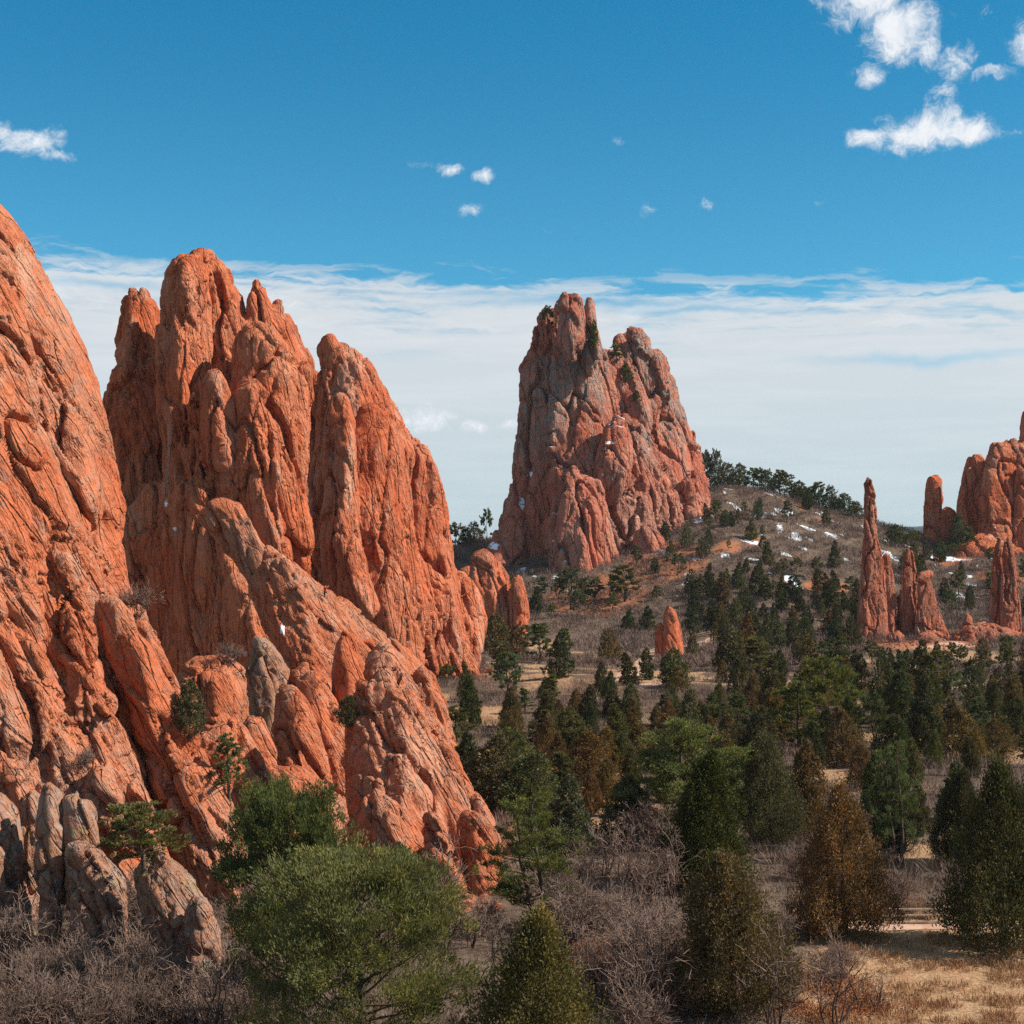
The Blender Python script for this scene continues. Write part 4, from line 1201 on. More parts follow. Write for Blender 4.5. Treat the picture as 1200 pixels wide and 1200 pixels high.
PATHS = []
for pix, wd in (([(728, 800), (736, 790), (748, 778), (768, 768), (800, 757), (840, 748), (880, 744)], 4.5),
                ([(742, 806), (775, 800), (820, 797), (870, 792), (930, 791), (980, 795)], 4.0),
                ([(980, 795), (1030, 806), (1080, 812), (1130, 806), (1215, 800)], 3.2),
                ([(985, 1090), (1040, 1087), (1110, 1086), (1230, 1085)], 1.7),
                ([(1040, 770), (1075, 764), (1110, 752), (1150, 758)], 4.0)):
    ln = world_line(pix)
    for _ in range(3):
        ln[1:-1] = (ln[:-2] + 2 * ln[1:-1] + ln[2:]) / 4
    PATHS.append(ln)
    tv = unit(np.gradient(ln, axis=0)); nv = np.stack([-tv[:, 1], tv[:, 0]], 1)
    w5 = np.linspace(-.5, .5, 5)
    wob = 1 + .25 * pnoise(np.concatenate([ln / 5, np.zeros((len(ln), 1))], 1), 8)
    G = ln[:, None] + nv[:, None] * (w5[None, :, None] * wd * wob[:, None, None])
    z = terr(G[..., 0], G[..., 1]) + .09 * (1 - (2 * np.abs(w5)) ** 4)[None] + .03
    V = np.concatenate([G, z[..., None]], -1).reshape(-1, 3)
    i, j = np.meshgrid(np.arange(len(ln) - 1), np.arange(4), indexing='ij')
    q = np.stack([i * 5 + j, (i + 1) * 5 + j, (i + 1) * 5 + j + 1, i * 5 + j + 1], -1).reshape(-1, 4)
    tag(obj('path', mesh_np('path', V, [q[:, ::-1]], [pm_])), kind='structure')
PALL = np.concatenate(PATHS)

LAND = [('twin red pinnacle', 784, 765), ('tallest needle spire', 1025, 750), ('flared spire', 1090, 745), ('split red spire', 1178, 745), ('small red outcrop', 590, 725),
        ('grey rock', 680, 695), ('tall red tower', 530, 775), ('thumb rock', 1097, 630), ('right-edge rock wall', 1165, 620), ('sunlit ramp', 555, 960),
        ('rail fence', 1085, 1080), ('flat-topped ponderosa', 795, 985), ('tall bright pine', 965, 850), ('bend of the path', 745, 790), ('bare hillside', 900, 660),
        ('two-trunked pine', 640, 1085), ('rusty juniper', 995, 1080), ('slope beneath the grey rock', 780, 640)]
AUTO = []      # (object, px, base py, size word, colour name, kind word)


def add(kind, i, px, base, top, wpx, col, label=None, cat='tree', p=None):
    if p is None:
        p = ground_hit(px, base)
    d = p[1]
    base = HY - (p[2] - CZ) * F / d
    h = (base - top) / F * d
    wd = wpx / F * d
    o = plant_tree((kind, i), (p[0], p[1], p[2] - .1), h, wd, col, label, cat)
    if not label:
        AUTO.append((o, px, base, h, CNAME[col], 'pine' if kind[0] == 'p' else ('juniper' if wpx > .42 * (base - top) else 'pointed juniper')))
    return o


# the trees one can point to
add('pn', 1, 338, 1120, 903, 152, PGREEN, 'dark green bushy pinyon behind the lighter pinyon, against the foot of the ramp', p=np.array([-12.8, 88, float(terr(-12.8, 88))]))
add('pn', 0, 421, 1232, 976, 252, PLIGHT, 'big light green rounded pinyon in the foreground with open dark limbs', p=np.array([-7.5, 75, float(terr(-7.5, 75))]))
add('jn', 0, 622, 1225, 1050, 185, (.150, .118, .042, 1), 'dense olive and gold cone-shaped juniper at the bottom centre', p=np.array([.85, 69, float(terr(.85, 69))]))
add('pn', 2, 640, 1095, 922, 140, PGREEN, 'open green pine with two dark trunks in front of the ramp foot')
add('jn', 1, 862, 1190, 985, 140, JBROWN, 'shaggy brown-green juniper in the foreground beside the leaning bare branches')
add('jn', 3, 990, 1096, 903, 118, JRUST, 'broad rusty brown juniper standing left of the rail fence')
add('jn', 2, 820, 1040, 866, 100, (.085, .086, .032, 1), 'tall dark pointed juniper in front of the flat-topped ponderosa')
add('jm', 3, 1040, 1008, 865, 42, (.115, .125, .055, 1), 'slender green juniper, left half of the pair behind the rusty juniper')
add('pn', 2, 1060, 1018, 862, 72, (.115, .125, .055, 1), 'green conifer with bare lower trunk, right half of the pair behind the rusty juniper')
add('jn', 0, 1176, 1112, 872, 136, (.095, .086, .040, 1), 'huge dark juniper at the right edge behind the rail fence')
add('jn', 2, 1124, 1015, 893, 66, (.095, .08, .04, 1), 'dark narrow juniper tucked left of the huge dark juniper')
add('pn', 3, 800, 990, 835, 155, PLIGHT, 'flat-topped light green ponderosa with spreading limbs in mid valley')
for a in (('jn', 1, 905, 995, 850, 72, JOLIVE), ('jm', 1, 945, 985, 862, 55, JBROWN), ('jm', 0, 575, 950, 850, 80, JOLIVE), ('jm', 4, 622, 960, 876, 72, JOLIVE),
          ('jm', 5, 690, 925, 852, 64, JBROWN), ('jm', 1, 668, 880, 826, 46, JOLIVE), ('jm', 0, 705, 905, 846, 50, JRUST), ('jm', 5, 745, 900, 842, 52, JBROWN),
          ('pm', 0, 968, 862, 764, 82, PGREEN), ('pm', 1, 936, 885, 795, 58, PGREEN), ('pm', 3, 888, 800, 744, 48, PGREEN), ('jm', 0, 990, 898, 822, 52, JRUST), ('jm', 2, 1083, 884, 788, 44, JDARK),
          ('jm', 5, 1045, 880, 834, 48, JDARK), ('jm', 0, 1130, 895, 822, 54, JBROWN), ('jm', 4, 1170, 888, 840, 46, JBROWN), ('jm', 1, 1192, 875, 815, 46, JDARK), ('jf', 0, 655, 795, 738, 33, JDARK),
          ('jf', 4, 713, 776, 733, 27, JBROWN), ('jf', 2, 738, 803, 762, 24, JDARK), ('jf', 3, 758, 797, 757, 18, JDARK), ('jf', 1, 790, 806, 756, 36, JOLIVE), ('jf', 1, 795, 812, 778, 24, JBROWN),
          ('jf', 3, 848, 758, 714, 14, JDARK), ('jf', 0, 813, 744, 710, 18, JDARK), ('jf', 0, 760, 738, 708, 20, JDARK), ('jf', 2, 735, 740, 712, 18, JDARK), ('pf', 0, 668, 715, 662, 40, PBLUE), ('pf', 2, 730, 705, 660, 40, PGREEN),
          ('jf', 0, 885, 697, 662, 19, JDARK), ('jf', 0, 978, 666, 632, 15, JDARK), ('pf', 2, 630, 778, 728, 36, PGREEN), ('jf', 1, 580, 768, 716, 36, JOLIVE), ('jf', 0, 606, 772, 730, 26, JBROWN),
          ('pm', 2, 535, 880, 824, 44, PGREEN), ('pf', 0, 523, 800, 776, 24, PGREEN), ('jm', 4, 540, 920, 868, 40, JOLIVE), ('jm', 2, 665, 1000, 905, 62, PBLUE), ('jm', 1, 735, 990, 905, 64, JOLIVE),
          ('jm', 5, 1010, 925, 868, 40, JBROWN), ('jm', 1, 880, 960, 870, 56, JDARK), ('jm', 0, 770, 905, 862, 42, JBROWN), ('jm', 4, 600, 905, 850, 50, JOLIVE), ('jm', 2, 640, 860, 808, 30, JDARK),
          ('jm', 2, 690, 850, 800, 28, JDARK), ('jm', 3, 715, 850, 805, 24, PBLUE), ('jm', 1, 960, 830, 785, 34, JBROWN), ('jm', 2, 1115, 860, 815, 30, JOLIVE)):
    add(*a)

# the rest, thinned where the photograph is open
ZONES = [  # px0, px1, py0, py1, how many, heights in metres, kinds, colours
    (800, 1008, 690, 772, 54, (6.5, 10), ('jf',), (JDARK, JDARK, JDARK, JOLIVE, JBROWN)),
    (840, 1215, 772, 835, 62, (5.5, 9.5), ('jf', 'jf', 'jf', 'pf'), (JDARK, JDARK, JOLIVE, JBROWN)),
    (800, 1215, 835, 905, 34, (6, 10), ('jm', 'jm', 'jm', 'pm'), (JDARK, JDARK, JBROWN, JOLIVE)),
    (545, 850, 815, 960, 44, (5, 9), ('jm', 'jm', 'jm', 'pm'), (JOLIVE, JBROWN, JDARK, JBROWN)),
    (860, 1215, 905, 985, 8, (5, 8), ('jm',), (JOLIVE, JBROWN, JDARK)),
    (560, 720, 700, 800, 18, (6, 9), ('jf', 'pf'), (JDARK, PBLUE, JOLIVE)),
    (720, 1000, 590, 705, 46, (5, 8.5), ('jf', 'pf'), (JDARK, PBLUE, PGREEN, JOLIVE)),
    (1060, 1215, 655, 735, 26, (6.5, 9.5), ('jf', 'jf', 'pf'), (JDARK, JDARK, PBLUE)),
]
r = random.Random(5)
placed = [(a[1], a[2]) for a in AUTO]
for (x0, x1, y0, y1, n, hh, kinds, cols) in ZONES:
    got = tries = 0
    while got < n and tries < n * 30:
        tries += 1
        px, py = r.uniform(x0, x1), r.uniform(y0, y1)
        p = ground_hit(px, py)
        h = r.uniform(*hh) * r.choice((.75, 1, 1, 1.05))
        hp = h / p[1] * F
        if any(abs(px - a) < hp * .30 and abs(py - b) < hp * .26 for a, b in placed):
            continue
        if np.min(np.hypot(PALL[:, 0] - p[0], PALL[:, 1] - p[1])) < 4.0 or not on_ground(p, 2.0):
            continue
        if 728 < px < 860 and 800 < py < 800 + hp * .9:      # leave the bend of the path and the pinnacle open to view
            continue
        if 1000 < px < 1112 and 755 < py < 770 + hp * .55 and r.random() < .8:
            continue
        placed.append((px, py))
        k = r.choice(kinds)
        i = r.randrange({'jf': 5, 'pf': 3, 'jm': 6, 'pm': 4}[k])
        wp = hp * (r.uniform(.42, .62) if k[0] == 'j' else r.uniform(.5, .72))
        col = r.choice(cols) if k[0] == 'j' else r.choice((PGREEN, PBLUE, PBLUE))
        add(k, i, px, py, py - hp, wp, col, p=p)
        got += 1

# pines along the crest of the hill and on the skyline left of the grey rock
for px, top, hp, wp in ((826, 540, 40, 30), (838, 540, 38, 26), (852, 556, 30, 28), (866, 560, 26, 26), (884, 572, 24, 22), (900, 578, 26, 26), (915, 584, 24, 22), (930, 590, 24, 24),
                        (944, 594, 26, 22), (958, 596, 26, 24), (972, 598, 28, 22), (990, 600, 26, 30), (1004, 604, 22, 20), (890, 590, 22, 22), (936, 604, 26, 24), (952, 612, 24, 22), (920, 606, 26, 26),
                        (533, 624, 26, 26), (545, 626, 24, 20), (556, 622, 26, 24), (571, 602, 42, 16), (1050, 618, 22, 24), (1070, 624, 20, 22), (1124, 608, 26, 26), (1135, 622, 24, 22)):
    d = 612 if px < 1020 else 570
    x = (px - 600) / F * d
    z = float(terr(x, d))
    base = HY - (z - CZ) * F / d
    hp = max(hp, min(base - top, hp * 1.5))
    hp *= r.uniform(.75, 1.2)
    add(*r.choice((('pf', 0), ('pf', 2), ('jf', 1), ('jf', 4))), px, base, base - hp * 1.2, wp * .95, r.choice((PBLUE, PGREEN, JOLIVE)), p=np.array([x, d, z]))

# trees growing on rock
def on_rock(kind, i, px, py, top, wpx, col, label, cat='tree'):
    h = look(px, py)
    if h:
        add(kind, i, px, py, top, wpx, col, label, cat, h[0])
on_rock('pm', 0, 168, 1020, 935, 90, PLIGHT, 'small open green pine among the boulders below the cliff')
on_rock('jm', 1, 222, 862, 792, 40, JOLIVE, 'round olive juniper at the mouth of the gap behind the cliff')
on_rock('pm', 2, 268, 935, 855, 44, PLIGHT, 'thin leaning pine before the smooth pinkish boulder in the gap')
on_rock('jm', 4, 408, 850, 812, 32, PBLUE, 'grey-green juniper tucked under the red fin on the ramp')
on_rock('pf', 0, 641, 388, 356, 16, JDARK, 'dark little pine on the left shoulder of the grey rock summit', 'tree')
on_rock('jf', 3, 696, 408, 372, 10, JOLIVE, 'narrow green tree clinging below the summit needle of the grey rock')
on_rock('pf', 1, 722, 424, 402, 18, PBLUE, 'bushy pine in the notch between the two summits of the grey rock')
on_rock('jf', 1, 734, 448, 424, 16, JOLIVE, 'olive shrub just below the notch of the grey rock', 'shrub')
on_rock('jf', 1, 746, 472, 456, 12, JOLIVE, 'lowest green shrub in the gully of the grey rock', 'shrub')

print('TREES', len(TREES))
# names for the remaining trees: look, landmark and rank among their like
from collections import defaultdict
groups = defaultdict(list)
for (o, px, base, h, cn, kd) in AUTO:
    lm = min(LAND, key=lambda q: (q[1] - px) ** 2 + 2.2 * (q[2] - base) ** 2)
    dx, dy = px - lm[1], base - lm[2]
    rel = ('in front of' if dy > 14 else 'behind' if dy < -14 else 'left of' if dx < 0 else 'right of')
    if lm[0] in ('bare hillside', 'slope beneath the grey rock'):
        rel = 'on'
    sz = 'small' if h < 6.3 else 'tall' if h > 8.2 else ''
    groups[(sz, cn, kd, rel, lm[0])].append((px, o))
ORD = ['first', 'second', 'third', 'fourth', 'fifth', 'sixth', 'seventh', 'eighth', 'ninth', 'tenth', 'eleventh', 'twelfth', 'thirteenth', 'fourteenth']
for (sz, cn, kd, rel, lm), lst in groups.items():
    lst.sort(key=lambda q: q[0])
    desc = ' '.join(w_ for w_ in (sz, cn, kd) if w_)
    for i, (px, o) in enumerate(lst):
        if len(lst) == 1:
            lab = f'{desc} {rel} the {lm}'
        else:
            lab = f'{ORD[min(i, 13)]} {desc} from the left {rel} the {lm}'
        tag(o, lab, 'tree', 'pines of the valley and ridge' if 'pine' == kd else 'junipers dotted over the valley')

# bare shrubs near enough to tell apart
def shrub(i, x, y, s, label, group, sz=1.0, rz=None):
    st, tw = SHRUB[i % 6]
    o = obj('bare_shrub', None, None, (x, y, float(terr(x, y)) - .05))
    obj('stems', st, o); obj('twigs', tw, o)
    o.scale = (s, s, s * sz)
    o.rotation_euler = (0, 0, r.random() * 6.28 if rz is None else rz)
    tag(o, label, 'shrub', group)
    return o
n_ = 0
for (x0, x1, y0, y1, n, s0, s1, lab, grp) in (
        (0, 290, 1085, 1235, 46, 1.0, 1.6, 'bare grey-brown scrub oak in the thicket below the cliff', 'scrub oak thicket below the cliff'),
        (270, 590, 1070, 1235, 24, .8, 1.3, 'bare grey scrub among the pinyons at the bottom', 'bare scrub around the foreground pinyons'),
        (655, 820, 985, 1235, 42, 1.15, 1.75, 'bare pale-twigged scrub oak right of the two-trunked pine', 'scrub oak thicket in the middle'),
        (890, 1050, 1000, 1190, 20, .7, 1.1, 'bare twiggy shrub around the rusty juniper', 'bare shrubs around the rusty juniper'),
        (1050, 1215, 990, 1092, 12, .6, .95, 'bare grey shrub behind the rail fence', 'bare shrubs by the rail fence')):
    got = tr_ = 0
    while got < n and tr_ < 400:
        tr_ += 1
        px, py = r.uniform(x0, x1), r.uniform(y0, y1)
        p = ground_hit(px, py)
        if p[1] > 170 or not on_ground(p, .6) or np.min(np.hypot(PALL[:, 0] - p[0], PALL[:, 1] - p[1])) < 2:
            continue
        if px > 1030 and py > 1085:
            continue
        shrub(r.randrange(6), p[0], p[1], r.uniform(s0, s1), lab, grp)
        got += 1
for px, base, s, lab in ((522, 1118, 2.1, 'leggy bare tree with dark crooked branches against the foot of the ramp'), (905, 1215, 1.7, 'leaning bare branches beside the shaggy brown-green juniper'),
                         (975, 1205, 1.5, 'bare crooked shrub over russet leaves at the edge of the grass'), (165, 728, .0, '')):
    if s:
        p = ground_hit(px, base)
        shrub(2, p[0], p[1], s, lab, None)
for px, py, s, lab in ((160, 722, 1.5, 'dead grey bush growing on top of the leaning slab'), (272, 777, 1.3, 'bare bush on top of the dark rounded rock in the gap'), (100, 900, .9, 'bare twigs in the cleft of the cliff')):
    h = look(px, py)
    if h:
        o = shrub(4, h[0][0], h[0][1], s, lab, None)
        o.location.z = h[0][2] - .1

# ------------------------------------------------------------------ scrub, grass and fallen leaves nobody could count
rr = rng(77)
RUSTGRASS = tint_mat('russet_grass', (.20, .085, .045), (.46, .24, .12))


def scatter(name, pts, make, mat, seed):
    V, T, Q, o = [], [], [], 0
    protos = [make(rng(seed + i)) for i in range(8)]
    rs = rng(seed + 99)
    idx = rs.integers(0, 8, len(pts)); an = rs.random(len(pts)) * 6.28; sc = rs.uniform(.65, 1.25, len(pts)); tb = rs.normal(size=len(pts)) * .12
    for k in range(8):
        pv, pq, pt = protos[k]
        m = np.nonzero(idx == k)[0]
        if not len(m):
            continue
        c, s = np.cos(an[m])[:, None], np.sin(an[m])[:, None]
        X = (pv[:, 0] * c - pv[:, 1] * s) * sc[m][:, None] + pts[m, 0:1]
        Y = (pv[:, 0] * s + pv[:, 1] * c) * sc[m][:, None] + pts[m, 1:2]
        Z = pv[:, 2] * sc[m][:, None] + pts[m, 2:3]
        V.append(np.stack([X, Y, Z], -1).reshape(-1, 3))
        T.append(np.clip(pt[None] + tb[m][:, None], 0, 1).ravel())
        Q.append((pq[None] + (np.arange(len(m)) * len(pv))[:, None, None]).reshape(-1, pq.shape[1]) + o)
        o += len(m) * len(pv)
    me = mesh_np(name, np.concatenate(V), [np.concatenate(Q)], [mat], False, None, {'tint': np.concatenate(T)})
    return tag(obj(name, me), kind='stuff')


def twig_clump(n, h, w, wid, base=.35):
    def mk(r):
        P = r.normal(size=(n, 3)) * [w, w, 0]
        P[:, 2] = r.uniform(-.1, h * base, n)
        D = unit(P * [.55, .55, 0] + r.normal(size=(n, 3)) * .42 + [0, 0, .95])
        L = h * r.uniform(.35, .85, n)
        V, Q = leaf_quads(P, D, L, wid, r)
        return V, Q, np.repeat(np.clip(r.normal(size=n) * .25 + .5, 0, 1), 4)
    return mk


def spots(n, rmin, rmax, amax, seed, cond):
    r_ = rng(seed)
    d = np.sqrt(r_.uniform(rmin ** 2, rmax ** 2, n)); a = r_.uniform(-amax, amax, n)
    x = d * np.sin(a); y = d * np.cos(a)
    P = np.stack([x, y, terr(x, y)], 1)
    near = np.array([np.min(np.hypot(PALL[:, 0] - q[0], PALL[:, 1] - q[1])) for q in P]) > 2.6
    N1 = fbm(P * [1, 1, 0] / 26, 4, 20); N2 = fbm(P * [1, 1, 0] / 9, 4, 30)
    return P[near & cond(P, N1, N2)]


def open_field(P, soft=0):
    return (P[:, 0] - .148 * P[:, 1] > 4 + soft) & (P[:, 1] < 118)


far_pts = spots(24000, 330, 640, .45, 1, lambda P, a, b: (a + .4 * b < .3) & ~((P[:, 1] < 430) & (a + .35 * b > .02)))
scatter('scrub', far_pts, twig_clump(40, 2.4, .85, .05), TWIG, 400)
mid_pts = spots(9000, 125, 330, .5, 2, lambda P, a, b: (a + .35 * b < .06))
scatter('scrub', mid_pts, twig_clump(70, 2.0, .7, .018), TWIG, 420)
near_pts = spots(1500, 62, 130, .36, 3, lambda P, a, b: ~open_field(P, -3))
scatter('undergrowth', near_pts, twig_clump(60, 1.2, .55, .012), TWIG, 440)
gp = spots(16000, 62, 125, .36, 4, lambda P, a, b: open_field(P, 0) & (fbm(P * [1, 1, 0] / 2.6, 3, 71) > -.02))
scatter('grass', gp, twig_clump(34, .62, .17, .016, .1), STRAW, 460)
gp = spots(9000, 62, 125, .36, 6, lambda P, a, b: open_field(P, -1) & (fbm(P * [1, 1, 0] / 3.6, 3, 75) > .16))
scatter('grass', gp, twig_clump(30, .75, .2, .014, .1), RUSTGRASS, 465)
gp2 = spots(9000, 105, 300, .36, 5, lambda P, a, b: (a + .35 * b > .06) & ~open_field(P, 0))
scatter('grass', gp2, twig_clump(12, .5, .4, .03, .1), STRAW, 470)


def leaf_patch(r):
    n = 60
    P = r.normal(size=(n, 3)) * [.7, .7, 0]; P[:, 2] = r.uniform(.02, .8, n) * r.random(n)
    V, Q = leaf_quads(P, unit(r.normal(size=(n, 3))), .12, .035, r)
    return V, Q, np.repeat(r.random(n), 4)


lp = []
for px, py, rad, n in ((690, 1120, 3.2, 80), (720, 1150, 3.0, 70), (975, 1160, 2.6, 80), (1000, 1185, 2.2, 50), (940, 1190, 2.0, 40), (60, 1190, 4, 60), (160, 1160, 4, 60), (850, 1010, 2, 14), (690, 770, 4, 18), (850, 770, 7, 90)):
    p = ground_hit(px, py)
    q = rr.normal(size=(n, 2)) * rad * .6 + p[:2]
    lp.append(np.stack([q[:, 0], q[:, 1], terr(q[:, 0], q[:, 1])], 1))
scatter('fallen_leaves', np.concatenate(lp), leaf_patch, RUST, 480)

# rubble round the feet of the rocks
def stone(r):
    bm_p = r.normal(size=(26, 3)); bm_p = unit(bm_p) * [.5, .42, .34]
    import bmesh
    bm = bmesh.new()
    for c in bm_p:
        bm.verts.new(c)
    bmesh.ops.convex_hull(bm, input=bm.verts)
    bm.verts.ensure_lookup_table(); bm.verts.index_update()
    V = np.array([v.co for v in bm.verts]); T3 = np.array([[v.index for v in f.verts] for f in bm.faces if len(f.verts) == 3])
    bm.free()
    return V, T3, np.full(len(V), .5)


RUBBLE = tint_mat('rubble_stone', (.30, .09, .045), (.52, .24, .14))
sp_ = []
for px, py, rad, n in ((1075, 756, 12, 90), (1160, 756, 12, 60), (1030, 760, 7, 40), (786, 772, 4, 16), (535, 786, 9, 60), (590, 735, 8, 30), (680, 702, 24, 110), (770, 672, 20, 110), (560, 985, 4, 50), (520, 1060, 4, 50), (240, 1090, 5, 40), (820, 620, 16, 60), (1150, 640, 18, 90)):
    p = ground_hit(px, py)
    q_ = rr.normal(size=(n, 2)) * rad * .6 + p[:2]
    sp_.append(np.stack([q_[:, 0], q_[:, 1], terr(q_[:, 0], q_[:, 1]) + .05], 1))
sp_ = np.concatenate(sp_)
for lo_, nm_ in ((0, 'small_stones'),):
    scatter('rubble', sp_, stone, RUBBLE, 490)

# ------------------------------------------------------------------ fences
WOOD = bark_mat('weathered_wood', (.26, .19, .145), (.46, .36, .28), 3.0)


def box_bar(p0, p1, wd, ht):
    p0, p1 = np.array(p0, float), np.array(p1, float)
    d = unit(p1 - p0)
    s = unit(np.cross(d, [0.02, .03, 1])); u_ = np.cross(s, d)
    b = .22
    prof = [(-1, -1 + b), (-1 + b, -1), (1 - b, -1), (1, -1 + b), (1, 1 - b), (1 - b, 1), (-1 + b, 1), (-1, 1 - b)]
    V = np.array([p + s * x * wd / 2 + u_ * y * ht / 2 for p in (p0, p1) for x, y in prof])
    q = [[i, (i + 1) % 8, 8 + (i + 1) % 8, 8 + i] for i in range(8)]
    caps = np.array([[7, 6, 5, 4], [7, 4, 3, 0], [3, 2, 1, 0], [8, 11, 10, 9], [8, 15, 12, 11], [12, 15, 14, 13]])
    return V, np.concatenate([np.array(q), caps])


def fence(name, pts, hts, label, pw=.2, h=1.25):
    base = np.array([pts[0][0], pts[0][1], terr(pts[0][0], pts[0][1])], float)
    root = obj(name, None, None, base)
    tag(root, label, 'fence')
    G = [np.array([x, y, float(terr(x, y))]) - base for x, y in pts]
    for g_ in G:
        V, q = box_bar(g_ + [0, 0, -.3], g_ + [0, 0, h], pw, pw)
        obj('post', mesh_np('post', V, [q], [WOOD], False), root)
    for a, b in zip(G[:-1], G[1:]):
        d = unit(b - a)
        for z in hts:
            V, q = box_bar(a + d * .02 + [0, -pw * .55, z], b - d * .02 + [0, -pw * .55, z + .03], .10, .14)
            obj('rail', mesh_np('rail', V, [q], [WOOD], False), root)


def px_pts(lst): return [tuple(ground_hit(*p)[:2]) for p in lst]


fence('rail_fence', px_pts([(1043, 1085), (1101, 1085)]), (.25, .75, 1.18), 'weathered three-rail wooden fence at the edge of the dry grass field')
fence('rail_fence', px_pts([(1106, 1082), (1150, 1080), (1210, 1078)]), (.7, 1.15), 'wooden fence section running right behind the huge dark juniper')
fence('rail_fence', px_pts([(752, 772), (775, 762), (800, 752), (826, 746), (852, 742)]), (.6, 1.1), 'low distant rail fence along the path by the twin red pinnacle')

# ------------------------------------------------------------------ snow lodged in the gullies
SNOW, sn_ = new_mat('snow')
finish(sn_, (.82, .85, .90), .7, None, .2)
g = 'snow patches lodged in the rock gullies'
for px, py, w_, h_, lab in ((331, 738, 6, 18, 'long snow patch in the crack beside the ramp'),
                            (205, 620, 6, 6, 'snow dab in the dark cleft below the left spire'), (195, 590, 5, 8, 'snow streak under the left spire'), 
                            (612, 590, 8, 18, 'snow streak on the left flank of the grey rock'), (578, 640, 14, 12, 'broad snow field on the low left flank of the grey rock'),
                            (586, 628, 6, 14, 'narrow snow strip beside the broad snow field on the grey rock'), (715, 519, 14, 4, 'snow ledge in the middle of the grey rock'), (622, 555, 5, 9, 'small snow streak halfway up the left of the grey rock')):
    n = 9
    G = [[look(px + (i / (n - 1) - .5) * w_, py + (j / (n - 1) - .5) * h_) for i in range(n)] for j in range(n)]
    c0 = look(px, py)
    if not c0 or any(q is None for row in G for q in row):
        continue
    V, ok = [], []
    for j in range(n):
        for i in range(n):
            q = G[j][i]
            near = abs(q[0][1] - c0[0][1]) < max(4.0, c0[0][1] * .02)
            e = math.hypot(i / (n - 1) - .5, j / (n - 1) - .5) * 2 + .45 * float(pnoise(np.array([[i * .45, j * .45, px * 1.7]]), 3)[0])
            V.append(q[0] + q[1] * (.06 if e < .7 else .01))
            ok.append(near and e < .95)
    V = np.array(V)
    q = [[j * n + i, j * n + i + 1, (j + 1) * n + i + 1, (j + 1) * n + i] for j in range(n - 1) for i in range(n - 1)]
    q = [f for f in q if all(ok[k] for k in f)]
    if len(q) < 4:
        continue
    b = V.mean(0)
    used = sorted({k for f in q for k in f}); mp = {k: i for i, k in enumerate(used)}
    Vt = V[used] - b
    back = Vt + np.array([0, .35, -.1])
    m_ = len(used)
    fq = [[mp[k] for k in f] for f in q]
    allq = fq + [[m_ + k for k in f[::-1]] for f in fq]
    cnt = defaultdict(int)
    for f in fq:
        for a, b2 in zip(f, f[1:] + f[:1]):
            cnt[(a, b2)] += 1
    for (a, b2) in list(cnt):
        if (b2, a) not in cnt:
            allq.append([b2, a, m_ + a, m_ + b2])
    tag(obj('snow_patch', mesh_np('snow_patch', np.concatenate([Vt, back]), [np.array(allq)], [SNOW], True), None, b), lab, 'snow patch', g)

# ------------------------------------------------------------------ people, tiny in the distance
def flat(name, c):
    m, n = new_mat(name)
    finish(n, c, .8, None, .1)
    return m
SKIN, DARK = flat('skin', (.45, .27, .19)), flat('dark_cloth', (.03, .035, .05))


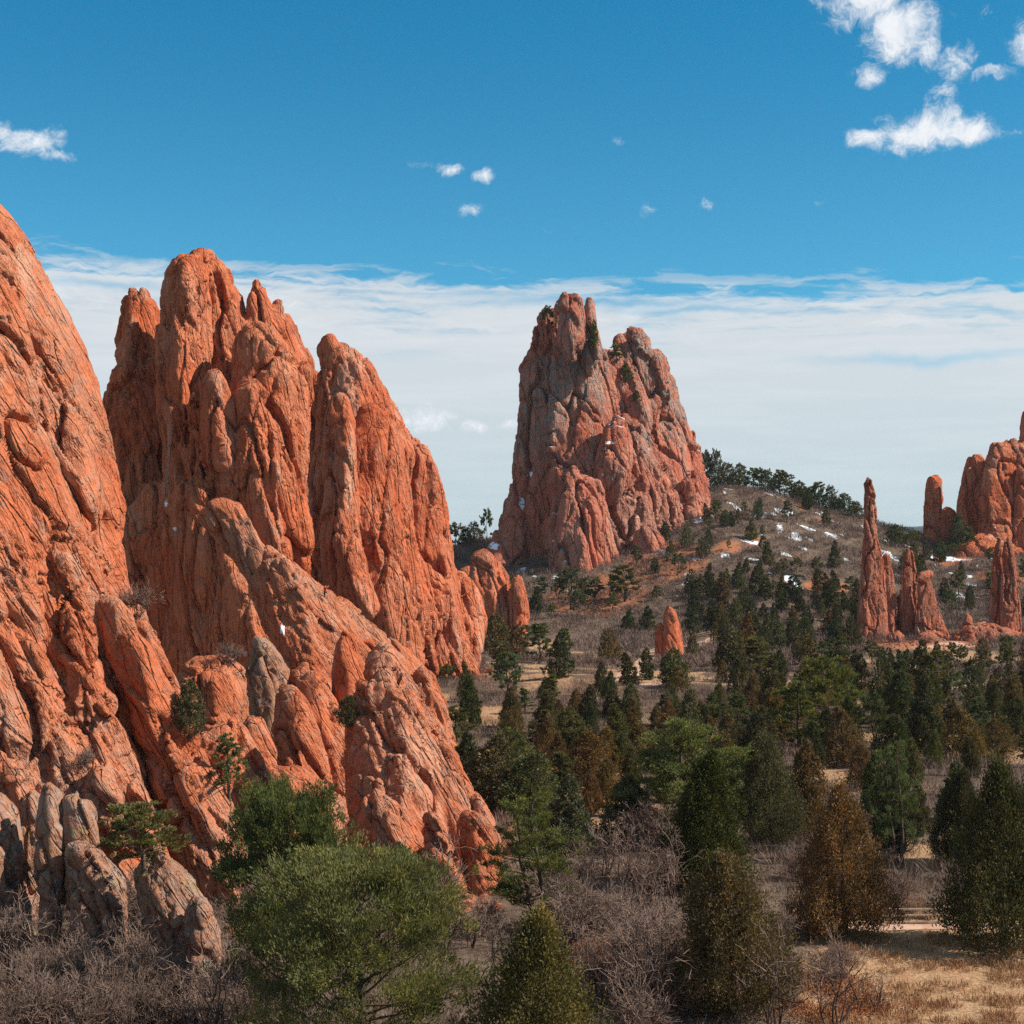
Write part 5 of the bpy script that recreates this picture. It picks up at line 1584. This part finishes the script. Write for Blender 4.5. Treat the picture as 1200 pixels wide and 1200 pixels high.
def person(p, shirt, label, face=0.0, climb=False, h=1.74):
    bm_v = {'pel': (0, 0, .95), 'chest': (0, -.02, 1.32), 'neck': (0, -.02, 1.50), 'head': (0, -.05, 1.64), 'crown': (0, -.05, 1.73),
            'lh': (-.10, 0, .92), 'lk': (-.12, -.05, .50), 'la': (-.12, .02, .08), 'lt': (-.13, -.14, .04), 'rh': (.10, 0, .92), 'rk': (.12, -.09, .50), 'ra': (.13, .06, .09), 'rt': (.14, -.10, .04),
            'ls': (-.19, -.01, 1.42), 'le': (-.26, .03, 1.14), 'lw': (-.24, -.10, .90), 'lf': (-.24, -.14, .82), 'rs': (.19, -.01, 1.42), 're': (.27, .04, 1.14), 'rw': (.25, -.12, .92), 'rf': (.25, -.16, .84)}
    if climb:
        bm_v.update(le=(-.30, -.22, 1.58), lw=(-.28, -.38, 1.82), lf=(-.28, -.42, 1.9), re=(.32, -.25, 1.38), rw=(.34, -.42, 1.55), rf=(.34, -.46, 1.63), lk=(-.22, -.32, .68), la=(-.2, -.22, .25), lt=(-.2, -.34, .22))
    R = {'pel': .15, 'chest': .17, 'neck': .065, 'head': .105, 'crown': .075, 'lh': .095, 'lk': .062, 'la': .042, 'lt': .036, 'ls': .065, 'le': .046, 'lw': .034, 'lf': .036}
    E_ = ['pel chest', 'chest neck', 'neck head', 'head crown', 'pel lh', 'lh lk', 'lk la', 'la lt', 'pel rh', 'rh rk', 'rk ra', 'ra rt', 'chest ls', 'ls le', 'le lw', 'lw lf', 'chest rs', 'rs re', 're rw', 'rw rf']
    ks = list(bm_v)
    me = bpy.data.meshes.new('person')
    me.from_pydata([bm_v[k] for k in ks], [tuple(ks.index(a) for a in e.split()) for e in E_], [])
    o = obj('person', me)
    sk = o.modifiers.new('skin', 'SKIN')
    for i, k in enumerate(ks):
        rad = R.get(k, R.get('l' + k[1:], .05))
        me.skin_vertices[0].data[i].radius = (rad, rad * (.8 if k in ('chest', 'pel') else 1))
        me.skin_vertices[0].data[i].use_root = k == 'pel'
    o.modifiers.new('sub', 'SUBSURF').levels = 1
    bpy.context.view_layer.update()
    ev = o.evaluated_get(bpy.context.evaluated_depsgraph_get())
    m2 = bpy.data.meshes.new_from_object(ev)
    bpy.data.objects.remove(o)
    for m in (SKIN, shirt, DARK):
        m2.materials.append(m)
    for f in m2.polygons:
        z = f.center.z; x = abs(f.center.x)
        f.material_index = 2 if z < .96 and x < .21 else (1 if z < 1.47 and not (x > .2 and z < .98) else 0)
        if z > 1.66:
            f.material_index = 2
        f.use_smooth = True
    o = obj('person', m2, None, p)
    o.rotation_euler = (0, 0, face)
    o.scale = (h / 1.76,) * 3
    return tag(o, label, 'person')


PR, PB, PW, PK = flat('red_jacket', (.55, .03, .025)), flat('blue_jacket', (.05, .13, .32)), flat('white_shirt', (.75, .74, .72)), flat('navy_jacket', (.02, .022, .035))
for px, py, mt, lab, cl in ((381, 703, PR, 'climber in red top and dark trousers scaling the sunlit ramp', True), (1145, 624, PR, 'hiker in red jacket on the rise below the rock wall', False),
                            (1149, 614, PK, 'hiker in dark jacket just above the red-jacketed hiker', False), (1166, 622, PW, 'hiker in white shirt in front of the right-edge rock wall', False),
                            (1110, 748, PK, 'hiker in dark jacket beside the big tan boulder under the spires', False), (1114, 752, PB, 'hiker in blue jacket near the tan boulder under the spires', False), (1157, 733, PB, 'hiker in blue jacket left of the split red spire', False)):
    h = look(px, py)
    if h:
        person(h[0], mt, lab, r.uniform(-2.5, 2.5) if not cl else 2.6, cl)

# ------------------------------------------------------------------ the air: one closed box of thin even haze round everything
hm = bpy.data.materials.new('air')
hm.use_nodes = True
hn = NT(hm.node_tree)
pv = hn.n('ShaderNodeVolumePrincipled')
pv.inputs['Color'].default_value = (.80, .88, .96, 1)
pv.inputs['Density'].default_value = 3.5e-5
pv.inputs['Anisotropy'].default_value = .2
hn.put(hn.n('ShaderNodeOutputMaterial').inputs['Volume'], pv.outputs[0])
x0, x1, y0, y1, z0, z1 = -15000, 15000, -15000, 15000, -40, 150
hv = np.array([(x, y, z) for x in (x0, x1) for y in (y0, y1) for z in (z0, z1)], float)
hq = np.array([[0, 1, 3, 2], [4, 6, 7, 5], [0, 4, 5, 1], [2, 3, 7, 6], [0, 2, 6, 4], [1, 5, 7, 3]])
tag(obj('haze', mesh_np('haze', hv, [hq], [hm], False)), kind='stuff')
S.cycles.volume_bounces = 0
